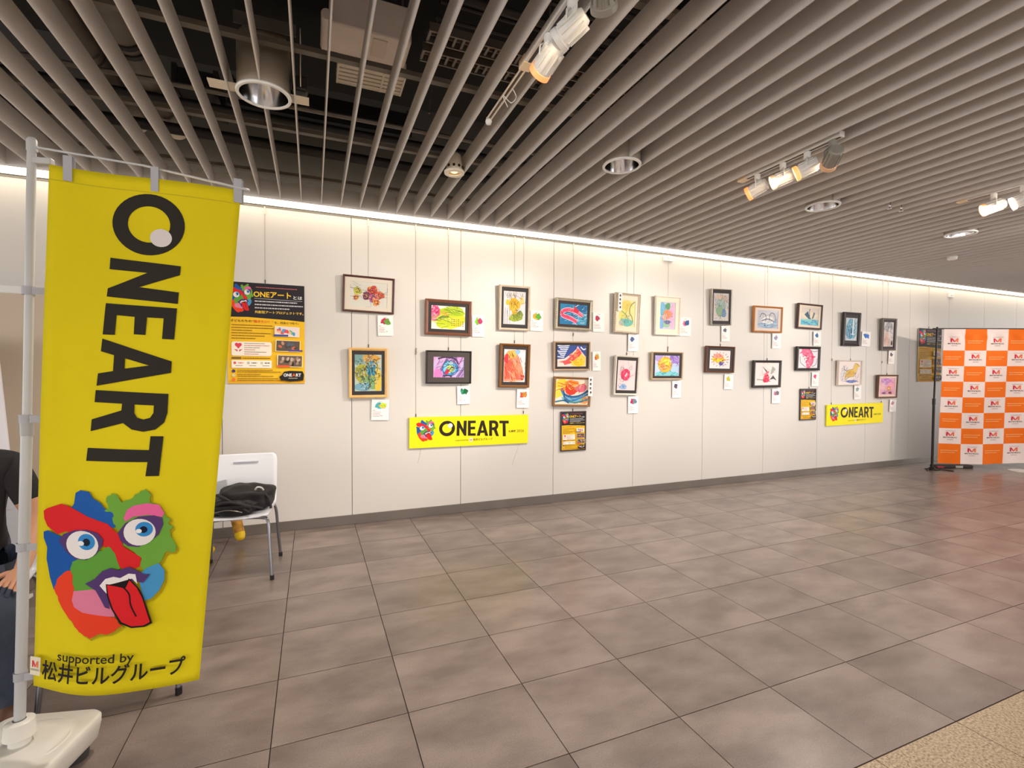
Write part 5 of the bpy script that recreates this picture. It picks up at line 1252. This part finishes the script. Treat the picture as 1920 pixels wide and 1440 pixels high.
# ------------------------------------------------------------------ people
SKIN = (206, 152, 122)
def person(base, J, bones, mats, label, hair_c, fwd):
    """J: joint -> (pos, radius); bones: (a, b, material index); one skinned surface"""
    base = Vector(base)
    t = empty('person', base, (0, 0, 0), label, 'person')
    me = bpy.data.meshes.new('body'); names = list(J)
    idx = {n: i for i, n in enumerate(names)}
    me.from_pydata([tuple(Vector(J[n][0]) - base) for n in names], [(idx[a], idx[b]) for a, b, _ in bones], [])
    o = bpy.data.objects.new('body_tmp', me); C.objects.link(o)
    bm = bmesh.new(); bm.from_mesh(me)
    L = bm.verts.layers.skin.verify()
    bm.verts.ensure_lookup_table()
    for i, n in enumerate(names):
        r_ = J[n][1]; r_ = r_ if isinstance(r_, tuple) else (r_, r_)
        bm.verts[i][L].radius = r_; bm.verts[i][L].use_root = (n == 'pelvis')
    bm.to_mesh(me); bm.free()
    sk = o.modifiers.new('skin', 'SKIN'); sk.use_smooth_shade = True
    ss = o.modifiers.new('sub', 'SUBSURF'); ss.levels = 2; ss.render_levels = 2
    dg = bpy.context.evaluated_depsgraph_get(); dg.update()
    nm = bpy.data.meshes.new_from_object(o.evaluated_get(dg)); nm.name = 'body'
    bpy.data.objects.remove(o)
    nm.materials.clear()
    for m_ in mats: nm.materials.append(m_)
    seg = [(Vector(J[a][0]) - base, Vector(J[b][0]) - base, mi, (J[a][1] if not isinstance(J[a][1], tuple) else J[a][1][0])) for a, b, mi in bones]
    for p in nm.polygons:
        c_ = p.center; best = 9; bi = 0
        for a, b, mi, r_ in seg:
            ab = b - a; k = max(0, min(1, (c_ - a).dot(ab) / max(ab.length_squared, 1e-9)))
            d_ = (c_ - (a + ab * k)).length - r_ * .7
            if d_ < best: best = d_; bi = mi
        p.material_index = bi; p.use_smooth = True
    body = bpy.data.objects.new('body', nm); C.objects.link(body); body.parent = t
    hd = Vector(J['head'][0]) - base; f_ = Vector(fwd).normalized(); s_ = f_.cross(Vector((0, 0, 1))).normalized(); u_ = s_.cross(f_)
    # hair cap
    def hair(i, j):
        th = 2 * PI * i; ph = PI * (.5 - j * .62)
        d_ = f_ * math.cos(th) * math.cos(ph) + s_ * math.sin(th) * math.cos(ph) + u_ * math.sin(ph)
        front = max(0, math.cos(th)) * max(0, j - .45)
        r_ = .116 - .05 * front
        return tuple(hd + u_ * .025 - f_ * .012 + Vector((d_.x * r_, d_.y * r_, d_.z * r_ * 1.12)))
    MB().grid(hair, 28, 12).build('hair', mat('hair_%d' % hair_c[0], hair_c, .5, bump=.4, bscale=80), t, smooth=True, thick=.012)
    for s in (-1, 1):
        e = hd + f_ * .098 + s_ * s * .033 + u_ * .002
        MB().lathe([(0, .013), (.009, .009), (.013, 0), (.009, -.009), (0, -.013)], 12, c=tuple(e)).build('eye', M_WHITE, t, smooth=True)
        MB().lathe([(0, .006), (.006, 0), (0, -.006)], 10, c=tuple(e + f_ * .011)).build('pupil', M_BLACK, t, smooth=True)
        MB().tube([tuple(hd + s_ * s * .096 + u_ * q - f_ * .01) for q in (.03, .005, -.03)], [.012, .018, .009], 8).build('ear', mats[0], t, smooth=True)
    MB().tube([tuple(hd + f_ * .10 + u_ * .012), tuple(hd + f_ * .122 - u_ * .028), tuple(hd + f_ * .10 - u_ * .036)], [.009, .015, .010], 8).build('nose', mats[0], t, smooth=True)
    MB().tube([tuple(hd + f_ * .098 - u_ * .062 + s_ * q) for q in (-.025, 0, .025)], [.004, .007, .004], 8).build('mouth', mat('lips', (170, 90, 84), .5), t, smooth=True)
    return t

def hand(J, bones, tag_, wrist, d, pal, mi, curl=.5):
    """palm plus five unequal, bent fingers; d = pointing direction, pal = palm normal"""
    w = Vector(wrist); d = Vector(d).normalized(); pal = Vector(pal); pal = (pal - d * pal.dot(d)).normalized(); s = d.cross(pal)
    J[tag_ + 'palm'] = (tuple(w + d * .055), (.034, .018))
    bones.append((tag_ + 'wrist', tag_ + 'palm', mi))
    for q, (off, ln) in enumerate(((-.030, .072), (-.010, .082), (.010, .076), (.029, .060))):
        k0 = w + d * .088 + s * off
        dd = d
        J[tag_ + 'k%d' % q] = (tuple(k0), .0105); bones.append((tag_ + 'palm', tag_ + 'k%d' % q, mi))
        prev = tag_ + 'k%d' % q; p = k0
        for g, fr in enumerate((.5, .3, .2)):
            dd = (dd + pal * curl * (.35 + .25 * g)).normalized(); p = p + dd * ln * fr
            nm = tag_ + 'f%d%d' % (q, g); J[nm] = (tuple(p), .0092 - .0008 * g); bones.append((prev, nm, mi)); prev = nm
    t0 = w + d * .030 - s * .034; t1 = t0 + (d * .6 - s * .8).normalized() * .035; t2 = t1 + (d * .9 - s * .3 + pal * .3).normalized() * .03
    J[tag_ + 't0'] = (tuple(t0), .013); J[tag_ + 't1'] = (tuple(t1), .0105); J[tag_ + 't2'] = (tuple(t2), .009)
    bones += [(tag_ + 'palm', tag_ + 't0', mi), (tag_ + 't0', tag_ + 't1', mi), (tag_ + 't1', tag_ + 't2', mi)]

M_SKIN = mat('skin', SKIN, .5); M_TEE = mat('black_tee', (26, 24, 28), .8); M_JEAN = mat('denim', (52, 60, 78), .8, noise=.2, nscale=30); M_SHOE = mat('brown_shoe', (92, 60, 44), .6)
J = {'pelvis': ((-1.42, 2.86, .55), (.15, .115)), 'waist': ((-1.41, 2.84, .70), (.14, .105)), 'chest': ((-1.39, 2.80, .92), (.155, .11)), 'neck0': ((-1.385, 2.775, 1.06), .065), 'neck': ((-1.385, 2.755, 1.12), .052), 'head': ((-1.385, 2.72, 1.245), (.088, .098)), 'crown': ((-1.385, 2.715, 1.32), (.07, .08)),
     'lsh': ((-1.225, 2.81, 1.005), .066), 'lel': ((-1.135, 2.80, .765), .044), 'Lwrist': ((-1.115, 2.63, .60), .028),
     'rsh': ((-1.555, 2.78, 1.005), .066), 'rel': ((-1.64, 2.72, .76), .044), 'Rwrist': ((-1.50, 2.55, .60), .028),
     'lhip': ((-1.33, 2.83, .525), .098), 'lkn': ((-1.12, 2.47, .49), .066), 'lan': ((-1.10, 2.50, .10), .042), 'ltoe': ((-1.07, 2.36, .045), .036),
     'rhip': ((-1.51, 2.83, .525), .098), 'rkn': ((-1.52, 2.42, .49), .066), 'ran': ((-1.52, 2.46, .10), .042), 'rtoe': ((-1.53, 2.32, .045), .036)}
J['lsl'] = ((-1.175, 2.805, .87), .057); J['rsl'] = ((-1.60, 2.75, .87), .057)
bones = [('pelvis', 'waist', 1), ('waist', 'chest', 1), ('chest', 'neck0', 1), ('neck0', 'neck', 0), ('neck', 'head', 0), ('head', 'crown', 0), ('chest', 'lsh', 1), ('lsh', 'lsl', 1), ('lsl', 'lel', 0), ('lel', 'Lwrist', 0), ('chest', 'rsh', 1), ('rsh', 'rsl', 1), ('rsl', 'rel', 0), ('rel', 'Rwrist', 0), ('pelvis', 'lhip', 2), ('lhip', 'lkn', 2), ('lkn', 'lan', 2), ('lan', 'ltoe', 3), ('pelvis', 'rhip', 2), ('rhip', 'rkn', 2), ('rkn', 'ran', 2), ('ran', 'rtoe', 3)]
hand(J, bones, 'L', (-1.115, 2.63, .60), (-.02, -.9, -.35), (0, -.3, -1), 0, .35); hand(J, bones, 'R', (-1.50, 2.55, .60), (.3, -.9, -.3), (0, -.3, -1), 0, .35)
person((-1.40, 2.7, 0), J, bones, [M_SKIN, M_TEE, M_JEAN, M_SHOE], 'person in a black T-shirt and jeans seated behind the banner pole', (24, 20, 20), (.05, -.95, -.3))

M_TOP = mat('grey_top', (120, 116, 120), .8); M_SHORT = mat('dark_shorts', (60, 56, 60), .8); M_YEL = mat('yellow_shoe', (240, 200, 20), .5)
J = {'pelvis': ((-1.13, 4.33, .54), (.14, .11)), 'waist': ((-1.12, 4.33, .68), (.125, .1)), 'chest': ((-1.11, 4.33, .88), (.14, .1)), 'neck0': ((-1.10, 4.33, 1.0), .06), 'neck': ((-1.095, 4.33, 1.06), .048), 'head': ((-1.07, 4.33, 1.18), (.086, .094)), 'crown': ((-1.07, 4.33, 1.255), (.07, .078)),
     'lsh': ((-1.11, 4.48, .955), .058), 'lsl': ((-1.09, 4.51, .84), .05), 'lel': ((-1.06, 4.52, .73), .04), 'Lwrist': ((-.88, 4.46, .61), .025), 'rsh': ((-1.11, 4.18, .955), .058), 'rsl': ((-1.09, 4.15, .84), .05), 'rel': ((-1.06, 4.14, .73), .04), 'Rwrist': ((-.88, 4.2, .61), .025),
     'lhip': ((-1.10, 4.41, .515), .086), 'lmid': ((-.94, 4.43, .515), .07), 'lkn': ((-.77, 4.45, .50), .056), 'lcalf': ((-.655, 4.52, .36), .046), 'lcuff': ((-.59, 4.56, .22), .042), 'lan': ((-.565, 4.57, .09), .044), 'ltoe': ((-.545, 4.50, .045), .042),
     'rhip': ((-1.10, 4.25, .515), .086), 'rmid': ((-.94, 4.24, .515), .07), 'rkn': ((-.78, 4.24, .50), .056), 'rcalf': ((-.78, 4.27, .32), .048), 'ran': ((-.79, 4.30, .105), .033), 'rtoe': ((-.70, 4.30, .04), .034)}
bones = [('pelvis', 'waist', 1), ('waist', 'chest', 1), ('chest', 'neck0', 1), ('neck0', 'neck', 0), ('neck', 'head', 0), ('head', 'crown', 0), ('chest', 'lsh', 1), ('lsh', 'lsl', 1), ('lsl', 'lel', 0), ('lel', 'Lwrist', 0), ('chest', 'rsh', 1), ('rsh', 'rsl', 1), ('rsl', 'rel', 0), ('rel', 'Rwrist', 0), ('pelvis', 'lhip', 2), ('lhip', 'lmid', 2), ('lmid', 'lkn', 2), ('lkn', 'lcalf', 0), ('lcalf', 'lcuff', 0), ('lcuff', 'lan', 4), ('lan', 'ltoe', 3), ('pelvis', 'rhip', 2), ('rhip', 'rmid', 2), ('rmid', 'rkn', 2), ('rkn', 'rcalf', 0), ('rcalf', 'ran', 0), ('ran', 'rtoe', 3)]
hand(J, bones, 'L', (-.88, 4.46, .61), (.9, 0, -.3), (.3, 0, -1), 0, .35); hand(J, bones, 'R', (-.88, 4.2, .61), (.9, 0, -.3), (.3, 0, -1), 0, .35)
person((-1.0, 4.33, 0), J, bones, [M_SKIN, M_TOP, M_SHORT, M_YEL, mat('boot_shaft', (206, 150, 50), .6, noise=.5, nscale=25)], 'person with bare shins and yellow shoes seated by the wall', (28, 22, 20), (1, -.1, -.15))
